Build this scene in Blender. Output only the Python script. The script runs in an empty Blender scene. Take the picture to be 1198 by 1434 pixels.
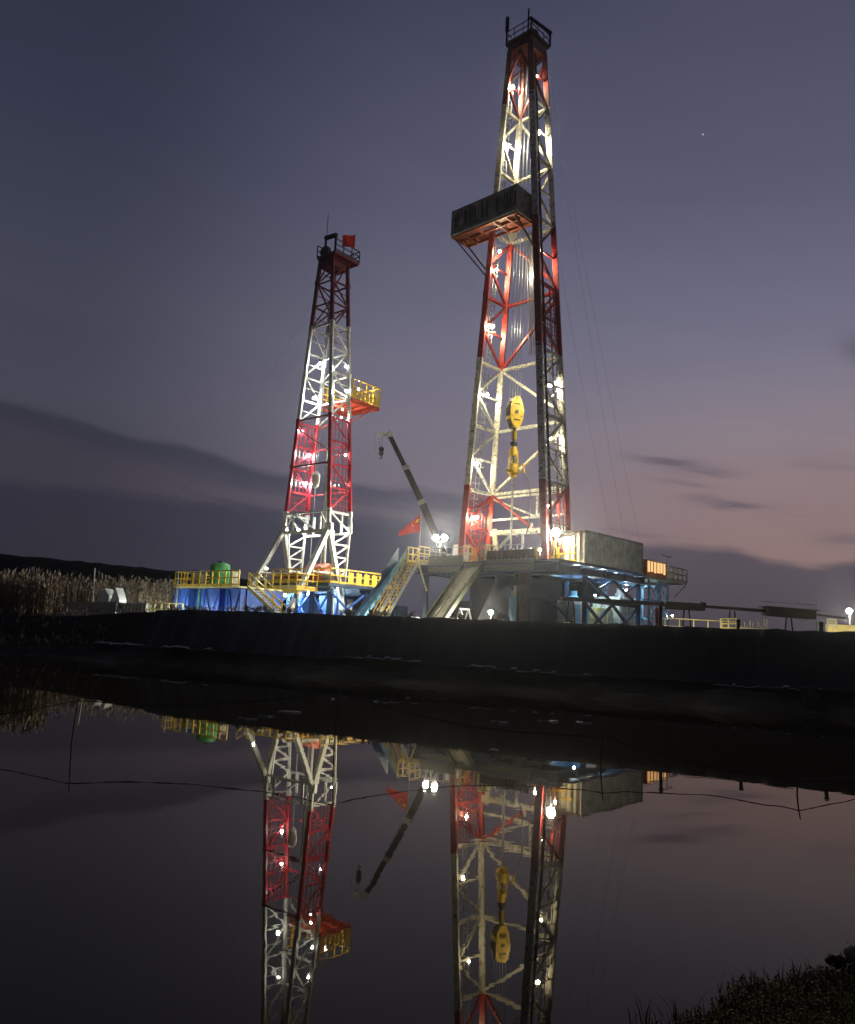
import bpy, math, random
from mathutils import Vector, Matrix
random.seed(7)
SC = bpy.context.scene
COL = SC.collection
R = math.radians
HAZE = .0002

# ------------------------------------------------------------------ camera
F, CX, CY, PITCH, ROLL, EYE = 1100., 599., 717., R(8.75), R(2.5), 2.1
CM = Matrix.Rotation(math.pi/2+PITCH, 3, 'X') @ Matrix.Rotation(ROLL, 3, 'Z')
CP = Vector((0, 0, EYE))
cam_d = bpy.data.cameras.new('camera'); cam = bpy.data.objects.new('camera', cam_d); COL.objects.link(cam)
cam.matrix_world = Matrix.Translation(CP) @ CM.to_4x4()
cam_d.sensor_fit = 'HORIZONTAL'; cam_d.sensor_width = 36.; cam_d.lens = F/1198*36
cam_d.clip_start = .1; cam_d.clip_end = 5000
SC.camera = cam
def ray(px, py): return CM @ Vector(((px-CX)/F, (CY-py)/F, -1))
def at(px, py, Y): r = ray(px, py); return CP + r*(Y/r.y)
def proj(p):
    q = CM.transposed() @ (Vector(p)-CP); return CX+F*q.x/-q.z, CY-F*q.y/-q.z

# ------------------------------------------------------------------ materials
def lin(c):
    return tuple(((x/255)/12.92 if x/255 <= .04045 else ((x/255+.055)/1.055)**2.4) for x in c)
def mat(name, col, rough=.5, metal=0., var=.25, scale=3., bump=0., spec=.5, rust=None, rust_amt=.0):
    m = bpy.data.materials.new(name); m.use_nodes = True
    nt = m.node_tree; b = nt.nodes['Principled BSDF']
    b.inputs['Roughness'].default_value = rough; b.inputs['Metallic'].default_value = metal
    b.inputs['Specular IOR Level'].default_value = spec
    tc = nt.nodes.new('ShaderNodeTexCoord')
    n = nt.nodes.new('ShaderNodeTexNoise'); n.inputs['Scale'].default_value = scale; n.inputs['Detail'].default_value = 6
    nt.links.new(tc.outputs['Object'], n.inputs['Vector'])
    mr = nt.nodes.new('ShaderNodeMapRange'); mr.inputs[1].default_value = .3; mr.inputs[2].default_value = .7
    mr.inputs[3].default_value = 1-var; mr.inputs[4].default_value = 1+var*.4
    nt.links.new(n.outputs['Fac'], mr.inputs[0])
    mx = nt.nodes.new('ShaderNodeMix'); mx.data_type = 'RGBA'; mx.blend_type = 'MULTIPLY'; mx.inputs[0].default_value = 1
    mx.inputs[6].default_value = (*col, 1); nt.links.new(mr.outputs[0], mx.inputs[7])
    out = mx.outputs[2]
    if rust:
        n2 = nt.nodes.new('ShaderNodeTexNoise'); n2.inputs['Scale'].default_value = scale*1.7; n2.inputs['Detail'].default_value = 8
        nt.links.new(tc.outputs['Object'], n2.inputs['Vector'])
        r2 = nt.nodes.new('ShaderNodeMapRange'); r2.inputs[1].default_value = .62-rust_amt; r2.inputs[2].default_value = .72-rust_amt
        nt.links.new(n2.outputs['Fac'], r2.inputs[0])
        m2 = nt.nodes.new('ShaderNodeMix'); m2.data_type = 'RGBA'; nt.links.new(r2.outputs[0], m2.inputs[0])
        nt.links.new(out, m2.inputs[6]); m2.inputs[7].default_value = (*rust, 1); out = m2.outputs[2]
    nt.links.new(out, b.inputs['Base Color'])
    if bump:
        bp = nt.nodes.new('ShaderNodeBump'); bp.inputs['Strength'].default_value = bump; bp.inputs['Distance'].default_value = .05
        nt.links.new(n.outputs['Fac'], bp.inputs['Height']); nt.links.new(bp.outputs[0], b.inputs['Normal'])
    return m
def emis(name, col, s):
    m = bpy.data.materials.new(name); m.use_nodes = True
    nt = m.node_tree; nt.nodes.remove(nt.nodes['Principled BSDF'])
    e = nt.nodes.new('ShaderNodeEmission'); e.inputs[0].default_value = (*col, 1); e.inputs[1].default_value = s
    nt.links.new(e.outputs[0], nt.nodes['Material Output'].inputs[0]); return m
RUST = (.10, .035, .015)
M = dict(
    white=mat('white_paint', (.79, .78, .68), .45, var=.4, rust=RUST, rust_amt=.05),
    swhite=mat('cool_white_paint', (.74, .76, .72), .45, var=.3, rust=RUST, rust_amt=.0),
    red=mat('red_paint', (.43, .042, .034), .42, var=.45, rust=(.12, .03, .02), rust_amt=.05),
    sred=mat('crimson_paint', (.44, .022, .040), .42, var=.4),
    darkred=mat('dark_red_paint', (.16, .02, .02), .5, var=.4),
    oxide=mat('oxide_red_paint', (.36, .10, .05), .5, var=.5),
    yellow=mat('yellow_paint', (.72, .48, .03), .45, var=.3, rust=RUST, rust_amt=.0),
    paleyellow=mat('pale_yellow_paint', (.72, .62, .26), .5, var=.3),
    blue=mat('blue_paint', (.03, .11, .50), .4, var=.35, rust=(.02, .04, .12), rust_amt=.03),
    lblue=mat('light_blue_paint', (.22, .50, .72), .4, var=.3),
    dblue=mat('dark_blue_paint', (.014, .045, .10), .45, var=.4),
    teal=mat('teal_paint', (.74, .80, .70), .45, var=.35, scale=1.5),
    cream=mat('cream_paint', (.66, .62, .44), .5, var=.25),
    green=mat('green_paint', (.10, .42, .14), .4, var=.3),
    olive=mat('olive_paint', (.10, .11, .05), .5, var=.4),
    orange=mat('orange_paint', (.75, .25, .04), .45, var=.3),
    coral=mat('orange_red_paint', (.62, .08, .03), .4, var=.4),
    grey=mat('grey_steel', (.20, .20, .20), .5, .3, var=.5, scale=5),
    lgrey=mat('pale_grey_steel', (.45, .46, .44), .5, .1, var=.4, scale=4),
    board=mat('weathered_board', (.30, .26, .23), .7, var=.6, scale=2.),
    dark=mat('dark_steel', (.025, .027, .03), .5, .2, var=.5),
    black=mat('black_rubber', (.012, .012, .013), .6, var=.3),
    tarp=mat('dark_blue_tarpaulin', (.008, .014, .028), .7, var=.5, scale=.7, bump=.5),
    gtarp=mat('grey_tarpaulin', (.15, .15, .16), .7, var=.4, scale=.8, bump=.5),
    wtarp=mat('white_tarpaulin', (.75, .75, .72), .7, var=.2, bump=.4),
    brown=mat('brown_board', (.10, .06, .045), .7, var=.5, scale=2),
    mottle=mat('mottled_grey_board', (.17, .16, .13), .7, var=.75, scale=9),
    cable=mat('steel_cable', (.38, .40, .42), .35, .6, var=.2),
    star=mat('flag_yellow', (.85, .62, .05), .8, var=.1),
    flag=mat('flag_red', (.62, .025, .02), .8, var=.2),
    ramp=mat('scuffed_ramp_steel', (.50, .47, .35), .6, .0, var=.3, scale=2.2, rust=(.22, .18, .11), rust_amt=.02),
    liner=mat('black_liner', (.010, .011, .015), .48, var=.6, scale=1.2, bump=.35, spec=.35),
    post=mat('weathered_post', (.03, .025, .02), .8, var=.4),
    wire=mat('dark_wire', (.012, .012, .012), .7, var=.1),
    foam=mat('white_foam', (.78, .76, .72), .8, var=.3, scale=8),
    scrap=mat('dirty_foam', (.30, .29, .27), .8, var=.6, scale=8),
    rock=mat('pale_rock', (.30, .29, .27), .9, var=.7, scale=16, bump=1., spec=.1),
    drock=mat('dark_rock', (.03, .027, .022), .9, var=.6, scale=16, bump=1., spec=.1),
    L=emis('lamp_glass', (1., .89, .58), 1450.),
    LS=emis('cool_lamp_glass', (.93, 1., .90), 1350.),
    LF=emis('flood_glass', (1., .95, .76), 3600.),
    LB=emis('blue_white_lamp_glass', (.62, .85, 1.), 1500.),
    LO=emis('amber_lamp_glass', (1., .55, .18), 500.),
    LW=emis('amber_louvre_glow', (1., .58, .24), 1.15),
    LP=emis('small_lamp_glass', (1., .93, .78), 150.),
)

# ------------------------------------------------------------------ mesh builder
WORLD = {}          # object name -> world matrix of its origin
class MB:
    def __init__(s): s.v = []; s.f = []; s.m = []
    def add(s, vs, fs, m=0):
        o = len(s.v); s.v += [Vector(v) for v in vs]; s.f += [tuple(i+o for i in f) for f in fs]; s.m += [m]*len(fs)
    def hexa(s, c, m=0):   # 8 corners: bottom 4 ccw, top 4
        s.add(c, [(3, 2, 1, 0), (4, 5, 6, 7), (0, 1, 5, 4), (1, 2, 6, 5), (2, 3, 7, 6), (3, 0, 4, 7)], m)
    def bar(s, p, q, w, h=None, m=0, up=(0, 0, 1), w2=None):
        p = Vector(p); q = Vector(q); d = q-p
        if d.length < 1e-5: return
        d.normalize(); up = Vector(up)
        if abs(d.dot(up)) > .97: up = Vector((.31, .95, 0))
        x = d.cross(up).normalized(); y = x.cross(d).normalized(); h = w if h is None else h
        k = 1 if w2 is None else w2/w
        x1, y1, x2, y2 = x*w/2, y*h/2, x*w/2*k, y*h/2*k
        s.hexa([p-x1-y1, p+x1-y1, p+x1+y1, p-x1+y1, q-x2-y2, q+x2-y2, q+x2+y2, q-x2+y2], m)
    def ibar(s, p, q, w, m=0, up=(0, 0, 1)):   # H-section member
        p = Vector(p); q = Vector(q); d = (q-p).normalized(); up = Vector(up)
        if abs(d.dot(up)) > .97: up = Vector((.31, .95, 0))
        x = d.cross(up).normalized(); y = x.cross(d).normalized()
        for k in (-1, 1): s.bar(p+y*k*(w/2-w*.06), q+y*k*(w/2-w*.06), w, w*.12, m, y)
        s.bar(p, q, w*.12, w*.76, m, y)
    def tube(s, pts, r, n=8, m=0, r2=None, cap=True):
        pts = [Vector(p) for p in pts]; N = len(pts); rings = []; prev = None
        for i, p in enumerate(pts):
            d = (pts[min(i+1, N-1)]-pts[max(i-1, 0)]).normalized()
            if prev is None:
                a = Vector((0, 0, 1)) if abs(d.z) < .9 else Vector((1, 0, 0)); x = d.cross(a).normalized()
            else: x = (prev-d*prev.dot(d)).normalized()
            prev = x; y = d.cross(x); rr = r if r2 is None else r+(r2-r)*i/(N-1)
            rings.append([p+(x*math.cos(2*math.pi*k/n)+y*math.sin(2*math.pi*k/n))*rr for k in range(n)])
        vs = [v for g in rings for v in g]; fs = []
        for i in range(N-1):
            for k in range(n): fs.append((i*n+k, i*n+(k+1) % n, (i+1)*n+(k+1) % n, (i+1)*n+k))
        if cap: fs += [tuple(range(n-1, -1, -1)), tuple((N-1)*n+k for k in range(n))]
        s.add(vs, fs, m)
    def lathe(s, c, prof, n=16, m=0, ax=(0, 0, 1)):
        ax = Vector(ax).normalized(); a = Vector((1, 0, 0)) if abs(ax.x) < .9 else Vector((0, 1, 0))
        x = ax.cross(a).normalized(); y = ax.cross(x); c = Vector(c)
        vs = [c+ax*z+(x*math.cos(2*math.pi*k/n)+y*math.sin(2*math.pi*k/n))*r for r, z in prof for k in range(n)]
        fs = [(i*n+k, i*n+(k+1) % n, (i+1)*n+(k+1) % n, (i+1)*n+k) for i in range(len(prof)-1) for k in range(n)]
        fs += [tuple(range(n-1, -1, -1)), tuple((len(prof)-1)*n+k for k in range(n))]
        s.add(vs, fs, m)
    def ball(s, c, r, m=0, n=10):
        s.lathe(c, [(max(.001, r*math.sin(math.pi*i/6)), -r*math.cos(math.pi*i/6)) for i in range(7)], n, m)
    def build(s, name, mats, parent=None, smooth=False, bevel=0):
        me = bpy.data.meshes.new(name)
        if parent is not None: inv = WORLD[parent.name].inverted(); vs = [inv @ v for v in s.v]; W = WORLD[parent.name]
        else: vs = s.v; W = Matrix.Identity(4)
        me.from_pydata(vs, [], s.f); me.update()
        for m in (mats if isinstance(mats, (list, tuple)) else [mats]): me.materials.append(M[m] if isinstance(m, str) else m)
        me.polygons.foreach_set('material_index', s.m)
        if smooth: me.polygons.foreach_set('use_smooth', [True]*len(s.f))
        o = bpy.data.objects.new(name, me); COL.objects.link(o)
        if parent is not None: o.parent = parent
        WORLD[o.name] = W
        if bevel:
            b = o.modifiers.new('bevel', 'BEVEL'); b.width = bevel; b.segments = 2; b.limit_method = 'ANGLE'
        return o
def tag(o, label=None, cat=None, group=None, kind=None):
    if label: o['label'] = label
    if cat: o['category'] = cat
    if group: o['group'] = group
    if kind: o['kind'] = kind
    return o
def thing(name, label, cat, loc=(0, 0, 0), rotz=0, group=None):
    o = bpy.data.objects.new(name, None); COL.objects.link(o); o.empty_display_size = .3
    o.location = loc; o.rotation_euler = (0, 0, rotz)
    WORLD[o.name] = Matrix.Translation(Vector(loc)) @ Matrix.Rotation(rotz, 4, 'Z')
    return tag(o, label, cat, group)
def solo(mb, name, mats, label, cat, loc, group=None, smooth=False):   # a thing that is one mesh, origin at its base
    e = thing('tmp', None, None, loc); o = mb.build(name, mats, e, smooth)
    o.parent = None; o.location = loc; WORLD[o.name] = Matrix.Translation(Vector(loc))
    bpy.data.objects.remove(e); return tag(o, label, cat, group)

class Each(MB):    # every bar becomes a part of its own
    def __init__(s): s.l = []
    def bar(s, *a, **k): q = MB(); q.bar(*a, **k); s.l.append(q)
    def ibar(s, *a, **k): q = MB(); q.ibar(*a, **k); s.l.append(q)
    def build(s, *a, **k): return [q.build(*a, **k) for q in s.l][-1]
class Frame:
    """local axes of a rig: a along its front, b away from the water, z up (metres)"""
    def __init__(s, ox, oy, A):
        s.o = Vector((ox, oy, 0)); s.u = Vector((math.cos(A), -math.sin(A), 0)); s.v = Vector((math.sin(A), math.cos(A), 0)); s.A = A
    def __call__(s, a, b, z): return s.o+s.u*a+s.v*b+Vector((0, 0, z))
    def box(s, mb, a0, a1, b0, b1, z0, z1, m=0):
        mb.hexa([s(a0, b0, z0), s(a1, b0, z0), s(a1, b1, z0), s(a0, b1, z0), s(a0, b0, z1), s(a1, b0, z1), s(a1, b1, z1), s(a0, b1, z1)], m)
    def on_b(s, px, py, b):
        r = ray(px, py); t = (s.o.dot(s.v)+b-CP.dot(s.v))/r.dot(s.v); p = CP+r*t; return (p-s.o).dot(s.u), p.z
    def on_a(s, px, py, a):
        r = ray(px, py); t = (s.o.dot(s.u)+a-CP.dot(s.u))/r.dot(s.u); p = CP+r*t; return (p-s.o).dot(s.v), p.z
def railing(mb, pts, h=1.1, sp=1.3, r=.035, m=0, rails=(1., .55, .1)):
    for p, q in zip(pts, pts[1:]):
        p = Vector(p); q = Vector(q); n = max(1, round((q-p).length/sp))
        for k in range(n+1):
            a = p.lerp(q, k/n); mb.bar(a, a+Vector((0, 0, h)), r*2, m=m)
        for t in rails: mb.bar(p+Vector((0, 0, h*t)), q+Vector((0, 0, h*t)), r*2 if t != .1 else r, r*2 if t != .1 else .14, m=m)
def stairs(fr, a0, a1, btop, ztop, bbot, zbot, n=14):
    st = MB(); rl = MB()
    for a in (a0, a1): st.bar(fr(a, btop, ztop), fr(a, bbot, zbot), .07, .26)
    for k in range(n):
        t = (k+.5)/n; b = btop+(bbot-btop)*t; z = ztop+(zbot-ztop)*t
        fr.box(st, a0+.04, a1-.04, b-.12, b+.12, z-.02, z+.02)
    for a in (a0, a1):
        for h in (.55, 1.05): rl.tube([fr(a, btop, ztop+h), fr(a, bbot, zbot+h)], .035, 6)
        for k in range(6):
            t = k/5; p = fr(a, btop+(bbot-btop)*t, ztop+(zbot-ztop)*t); rl.tube([p, p+Vector((0, 0, 1.05))], .03, 6)
    return st, rl

# ------------------------------------------------------------------ world: dusk sky
w = bpy.data.worlds.new('World'); SC.world = w; w.use_nodes = True
nt = w.node_tree; nt.nodes.clear()
def N(t, **k):
    n = nt.nodes.new(t)
    for a, b in k.items(): setattr(n, a, b)
    return n
def math_(op, a, b=None, c=None, clamp=False):
    n = N('ShaderNodeMath', operation=op, use_clamp=clamp)
    for i, x in enumerate((a, b, c)):
        if x is None: continue
        if isinstance(x, (int, float)): n.inputs[i].default_value = x
        else: nt.links.new(x, n.inputs[i])
    return n.outputs[0]
def smooth(x, lo, hi):
    n = N('ShaderNodeMapRange', interpolation_type='SMOOTHSTEP'); nt.links.new(x, n.inputs[0])
    for i, q in ((1, lo), (2, hi)):
        if isinstance(q, (int, float)): n.inputs[i].default_value = q
        else: nt.links.new(q, n.inputs[i])
    return n.outputs[0]
def ramp(x, stops, interp='LINEAR'):
    n = N('ShaderNodeValToRGB'); nt.links.new(x, n.inputs[0]); r = n.color_ramp; r.interpolation = interp
    while len(r.elements) < len(stops): r.elements.new(.5)
    for e, (p, c) in zip(r.elements, stops):
        e.position = p; e.color = (*(lin(c) if len(c) == 3 else c[:3]), 1)
    return n.outputs[0]
def mixc(f, a, b, mode='MIX'):
    n = N('ShaderNodeMix', data_type='RGBA', blend_type=mode)
    for i, x in ((0, f), (6, a), (7, b)):
        if isinstance(x, (int, float)): n.inputs[i].default_value = x
        elif isinstance(x, tuple): n.inputs[i].default_value = (*x, 1)
        else: nt.links.new(x, n.inputs[i])
    return n.outputs[2]
tc = N('ShaderNodeTexCoord'); sep = N('ShaderNodeSeparateXYZ'); nt.links.new(tc.outputs['Generated'], sep.inputs[0])
X, Y_, Z = sep.outputs
el = math_('MULTIPLY', math_('ARCSINE', Z), 180/math.pi)             # elevation, degrees
rad = math_('MAXIMUM', math_('SQRT', math_('ADD', math_('MULTIPLY', X, X), math_('MULTIPLY', Y_, Y_))), .001)
sx = math_('DIVIDE', X, rad)                                          # sine of the azimuth from the view axis
e01 = math_('DIVIDE', el, 60., clamp=True)
D = lambda d: d/60.
left = ramp(e01, [(0, (54, 52, 64)), (D(8), (58, 57, 70)), (D(14), (68, 68, 82)), (D(22), (64, 66, 82)), (D(32), (52, 55, 73)), (D(42), (45, 47, 65)), (1, (38, 40, 58))])
mid = ramp(e01, [(0, (106, 97, 110)), (D(8), (112, 103, 116)), (D(15), (116, 110, 125)), (D(20), (109, 107, 125)), (D(30), (87, 87, 109)), (D(42), (63, 65, 87)), (1, (50, 52, 73))])
right = ramp(e01, [(0, (134, 108, 106)), (D(6), (138, 113, 112)), (D(11), (141, 121, 124)), (D(15), (135, 124, 134)), (D(20), (115, 112, 132)), (D(30), (88, 88, 111)), (D(42), (71, 72, 93)), (1, (56, 57, 77))])
sky = mixc(smooth(sx, -.46, .02), left, mid)
sky = mixc(smooth(sx, .0, .40), sky, right)
# clouds: stretched noise on (azimuth, elevation)
az = math_('MULTIPLY', math_('ARCTAN2', X, Y_), 180/math.pi)
comb = N('ShaderNodeCombineXYZ'); nt.links.new(math_('MULTIPLY', az, .055), comb.inputs[0])
nt.links.new(math_('ADD', math_('MULTIPLY', el, .55), math_('MULTIPLY', az, .085)), comb.inputs[1])
ns = N('ShaderNodeTexNoise'); ns.inputs['Scale'].default_value = 1.6; ns.inputs['Detail'].default_value = 5; nt.links.new(comb.outputs[0], ns.inputs['Vector'])
nz = math_('SUBTRACT', ns.outputs['Fac'], .5)
az01 = math_('DIVIDE', math_('ADD', az, 45.), 90., clamp=True)
P = lambda a: (a+45)/90
def edge(pts):       # edge elevation (degrees) as a function of azimuth
    return math_('MULTIPLY', ramp(az01, [(P(a), (e/30, e/30, e/30, 1)) for a, e in pts], 'EASE'), 30.)
n3 = N('ShaderNodeTexNoise'); n3.inputs['Scale'].default_value = 5.; n3.inputs['Detail'].default_value = 5; nt.links.new(comb.outputs[0], n3.inputs['Vector'])
nf = math_('SUBTRACT', n3.outputs['Fac'], .5)
eA = math_('ADD', edge([(-45, 16.5), (-29, 13.7), (-20, 12.4), (-10, 10.9), (-2, 10.6), (5, 9.8), (12, 6)]), math_('ADD', math_('MULTIPLY', nz, .9), math_('MULTIPLY', nf, .55)))
kA = math_('MULTIPLY', smooth(el, math_('ADD', eA, .25), math_('SUBTRACT', eA, .5)), smooth(az, 12., 4.))
bandA = mixc(smooth(sx, -.45, .05), lin((51, 51, 64)), lin((76, 75, 91)))
streak = mixc(smooth(sx, -.45, -.02), lin((61, 58, 69)), lin((106, 95, 108)))
low = mixc(smooth(sx, -.45, .05), lin((46, 45, 58)), lin((66, 68, 84)))
e2 = math_('ADD', edge([(-45, 8.6), (-29, 8.4), (-20, 8.5), (-10, 8.3), (-2, 7.9), (5, 7.), (12, 5)]), math_('ADD', math_('MULTIPLY', nz, 1.2), math_('MULTIPLY', nf, .8)))
cA = mixc(smooth(el, math_('ADD', math_('SUBTRACT', eA, .6), math_('MULTIPLY', nf, 1.6)), math_('ADD', math_('SUBTRACT', eA, 2.6), math_('MULTIPLY', nf, 1.6))), bandA, mixc(.25, streak, bandA))
cA = mixc(smooth(el, math_('ADD', e2, .6), math_('SUBTRACT', e2, .5)), cA, low)
sky = mixc(math_('MULTIPLY', kA, .93), sky, cA)
eB = math_('ADD', edge([(2, 0), (9, 5.4), (15.7, 6.9), (21, 6.6), (24.3, 5.7), (26.1, 5.4), (28.8, 5.7), (45, 6.2)]), math_('ADD', math_('MULTIPLY', nz, .5), math_('MULTIPLY', nf, .35)))
kB = math_('MULTIPLY', smooth(el, math_('ADD', eB, .3), math_('SUBTRACT', eB, .45)), smooth(az, 4., 9.))
sky = mixc(kB, sky, mixc(smooth(el, .5, 6.5), lin((66, 64, 76)), lin((80, 73, 86))))
kC = math_('MULTIPLY', smooth(ns.outputs['Fac'], .56, .72), math_('MULTIPLY', smooth(el, 6.5, 9.), smooth(el, 18., 12.)))
sky = mixc(math_('MULTIPLY', math_('MULTIPLY', kC, smooth(sx, .1, .3)), .3), sky, lin((108, 97, 108)))
for px, py, la, lb, tilt, k in ((935, 646, 2.3, .28, -.14, .75), (985, 660, 2.4, .3, -.10, .5), (960, 677, 2.2, .2, -.14, .35), (1030, 708, 1.9, .26, -.06, .75), (985, 698, 1.6, .3, -.05, .35), (880, 745, 2.8, .22, -.12, .4), (1192, 756, 2., .4, -.06, .5), (1206, 488, 1.2, .9, -.2, .6)):
    d_ = ray(px, py).normalized(); a0, e0 = math.degrees(math.atan2(d_.x, d_.y)), math.degrees(math.asin(d_.z))
    da = math_('SUBTRACT', az, a0); de = math_('SUBTRACT', math_('SUBTRACT', el, e0), math_('MULTIPLY', da, tilt)); de = math_('ADD', de, math_('MULTIPLY', math_('SUBTRACT', n3.outputs['Fac'], .5), .9))
    q_ = math_('ADD', math_('POWER', math_('MULTIPLY', da, 1/la), 2.), math_('POWER', math_('MULTIPLY', de, 1/lb), 2.))
    sky = mixc(math_('MULTIPLY', math_('EXPONENT', math_('MULTIPLY', q_, -1.)), k), sky, lin((88, 80, 94)))
n4 = N('ShaderNodeTexNoise'); n4.inputs['Scale'].default_value = .9; n4.inputs['Detail'].default_value = 6; nt.links.new(comb.outputs[0], n4.inputs['Vector'])
vl = math_('ADD', .94, math_('MULTIPLY', n4.outputs['Fac'], .12)); sky = mixc(1., sky, vl, 'MULTIPLY')
# a star
sd = ray(985, 188).normalized()
dp = N('ShaderNodeVectorMath', operation='DOT_PRODUCT'); nt.links.new(tc.outputs['Generated'], dp.inputs[0]); dp.inputs[1].default_value = sd
sky = mixc(math_('GREATER_THAN', dp.outputs['Value'], 1-4.e-7), sky, (.42, .43, .5))
sky = mixc(smooth(Y_, .35, -.45), sky, lin((38, 38, 52)))   # the far side of the sky is already dark
bg = N('ShaderNodeBackground'); nt.links.new(sky, bg.inputs[0]); bg.inputs[1].default_value = 1.
ni = N('ShaderNodeTexSky', sky_type='NISHITA'); ni.sun_disc = False; ni.sun_elevation = R(-3); ni.sun_rotation = R(60)
bg2 = N('ShaderNodeBackground'); nt.links.new(ni.outputs[0], bg2.inputs[0]); bg2.inputs[1].default_value = .05
ad = N('ShaderNodeAddShader'); nt.links.new(bg.outputs[0], ad.inputs[0]); nt.links.new(bg2.outputs[0], ad.inputs[1])
wo = N('ShaderNodeOutputWorld'); nt.links.new(ad.outputs[0], wo.inputs[0])

# ------------------------------------------------------------------ the setting
BD = Vector((.898, -.44, 0)).normalized(); BN = Vector((.44, .898, 0)).normalized(); B0 = Vector((1.5, 35, 0))
def bank(s, t, z): return B0+BD*s+BN*t+Vector((0, 0, z))
def hsh(i, j=0): return random.Random(i*7919+j*104729+11).random()
def vn(x, y=0.):   # value noise
    i, j = math.floor(x), math.floor(y); fx, fy = x-i, y-j; fx = fx*fx*(3-2*fx); fy = fy*fy*(3-2*fy)
    return (hsh(i, j)*(1-fx)+hsh(i+1, j)*fx)*(1-fy)+(hsh(i, j+1)*(1-fx)+hsh(i+1, j+1)*fx)*fy
def crest(s): k = min(1, max(0, (s+27)/13)); return 2.12+.6*k*k*(3-2*k)
def grid(nx, ny, fn, name, m, kind='structure', smooth_=True):
    mb = MB(); mb.add([fn(i/nx, j/ny) for j in range(ny+1) for i in range(nx+1)],
                      [(j*(nx+1)+i, j*(nx+1)+i+1, (j+1)*(nx+1)+i+1, (j+1)*(nx+1)+i) for j in range(ny) for i in range(nx)])
    o = mb.build(name, m, None, smooth_); return tag(o, kind=kind)
mud = mat('mud', (.016, .014, .010), .75, var=.6, scale=1.2, bump=.7, spec=.3)
dirt = mat('site_dirt', (.06, .052, .042), .9, var=.5, scale=.4, bump=.4)
PROF = [(-9, -1.6), (-4.4, -.35), (-3.3, .02), (-2.4, .22), (-1.6, .45), (-1.05, .72), (-.85, 1.0), (-.55, 1.7), (-.2, 2.4), (0, 1.), (.4, 1.), (1.6, 1.), (2.8, 2.38), (4.5, 2.36)]
def bank_pt(u, v):
    s = -75+u*125; k = v*(len(PROF)-1); i = min(int(k), len(PROF)-2); f = k-i
    c = crest(s)
    def P_(q): t, z = PROF[q]; return (t, c if q in (9, 10, 11) else (z if q < 6 or q > 11 else .72+(z-.72)*(c-.72)/2.0))
    (t0, z0), (t1, z1) = P_(i), P_(i+1)
    t = t0+(t1-t0)*f; z = z0+(z1-z0)*f
    amp = .36 if -4.2 < t < -1 else (.2 if t < -1 else .07)
    return bank(s, t+(vn(s*.35, 3)-.5)*(1.3 if t < -1.2 else .12), z+(vn(s*.9, t*1.4)-.5)*amp+(vn(s*3.3, t*3)-.5)*(.12 if t < -1 else .03))
grid(420, 52, bank_pt, 'bank', mud)
def ground_pt(u, v): t = 4.4+v*v*1500; s = (u-.5)*(260+v*3600); return bank(s, t, 2.36-.1*min(1, v*6))
grid(24, 14, ground_pt, 'ground', dirt)
wat = bpy.data.materials.new('pond_water'); wat.use_nodes = True
wn = wat.node_tree; wn.nodes.remove(wn.nodes['Principled BSDF'])
pb = wn.nodes.new('ShaderNodeBsdfGlossy'); pb.inputs['Color'].default_value = (1, .93, .83, 1); pb.inputs['Roughness'].default_value = .010
pd = wn.nodes.new('ShaderNodeBsdfDiffuse'); pd.inputs['Color'].default_value = (.022, .017, .011, 1)
pf = wn.nodes.new('ShaderNodeFresnel'); pf.inputs['IOR'].default_value = 1.32
pm = wn.nodes.new('ShaderNodeMixShader'); wn.links.new(pf.outputs[0], pm.inputs[0]); wn.links.new(pd.outputs[0], pm.inputs[1]); wn.links.new(pb.outputs[0], pm.inputs[2])
wn.links.new(pm.outputs[0], wn.nodes['Material Output'].inputs[0])
wtc = wn.nodes.new('ShaderNodeTexCoord'); wm = wn.nodes.new('ShaderNodeMapping'); wm.inputs['Scale'].default_value = (.8, 1.6, 1)
wn.links.new(wtc.outputs['Object'], wm.inputs[0])
w1 = wn.nodes.new('ShaderNodeTexNoise'); w1.inputs['Scale'].default_value = 1.7; w1.inputs['Detail'].default_value = 3; wn.links.new(wm.outputs[0], w1.inputs['Vector'])
wb = wn.nodes.new('ShaderNodeBump'); wb.inputs['Strength'].default_value = .028; wb.inputs['Distance'].default_value = .02
wn.links.new(w1.outputs['Fac'], wb.inputs['Height']); wn.links.new(wb.outputs[0], pb.inputs['Normal'])
mb = MB(); mb.add([bank(-220, -3.0+2, 0), bank(220, -3.0+2, 0), bank(220, -130, 0), bank(-220, -130, 0)], [(3, 2, 1, 0)])
tag(mb.build('water', wat), kind='structure')
# levee far behind on the left
HL = [(-260, 14.5), (-110, 13.6), (-76, 12.9), (-43.6, 11.1), (-20, 9.4), (-9, 7.8), (-3, 4.0), (4, 2.0)]
def hz(x):
    for (x0, z0), (x1, z1) in zip(HL, HL[1:]):
        if x0 <= x <= x1: return z0+(z1-z0)*(x-x0)/(x1-x0)
    return 2
def hill_pt(u, v):
    x = -260+u*264; z = hz(x); k = math.sin(v*math.pi/2)
    return Vector((x, 118+v*24, 2.2+(z-2.2)*k+(vn(x*.5, v*9)-.5)*.35*k))
levee = mat('levee_grass', (.022, .020, .017), .95, var=.5, scale=.6, bump=.6, spec=.1)
grid(200, 10, hill_pt, 'hill', levee)

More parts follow.
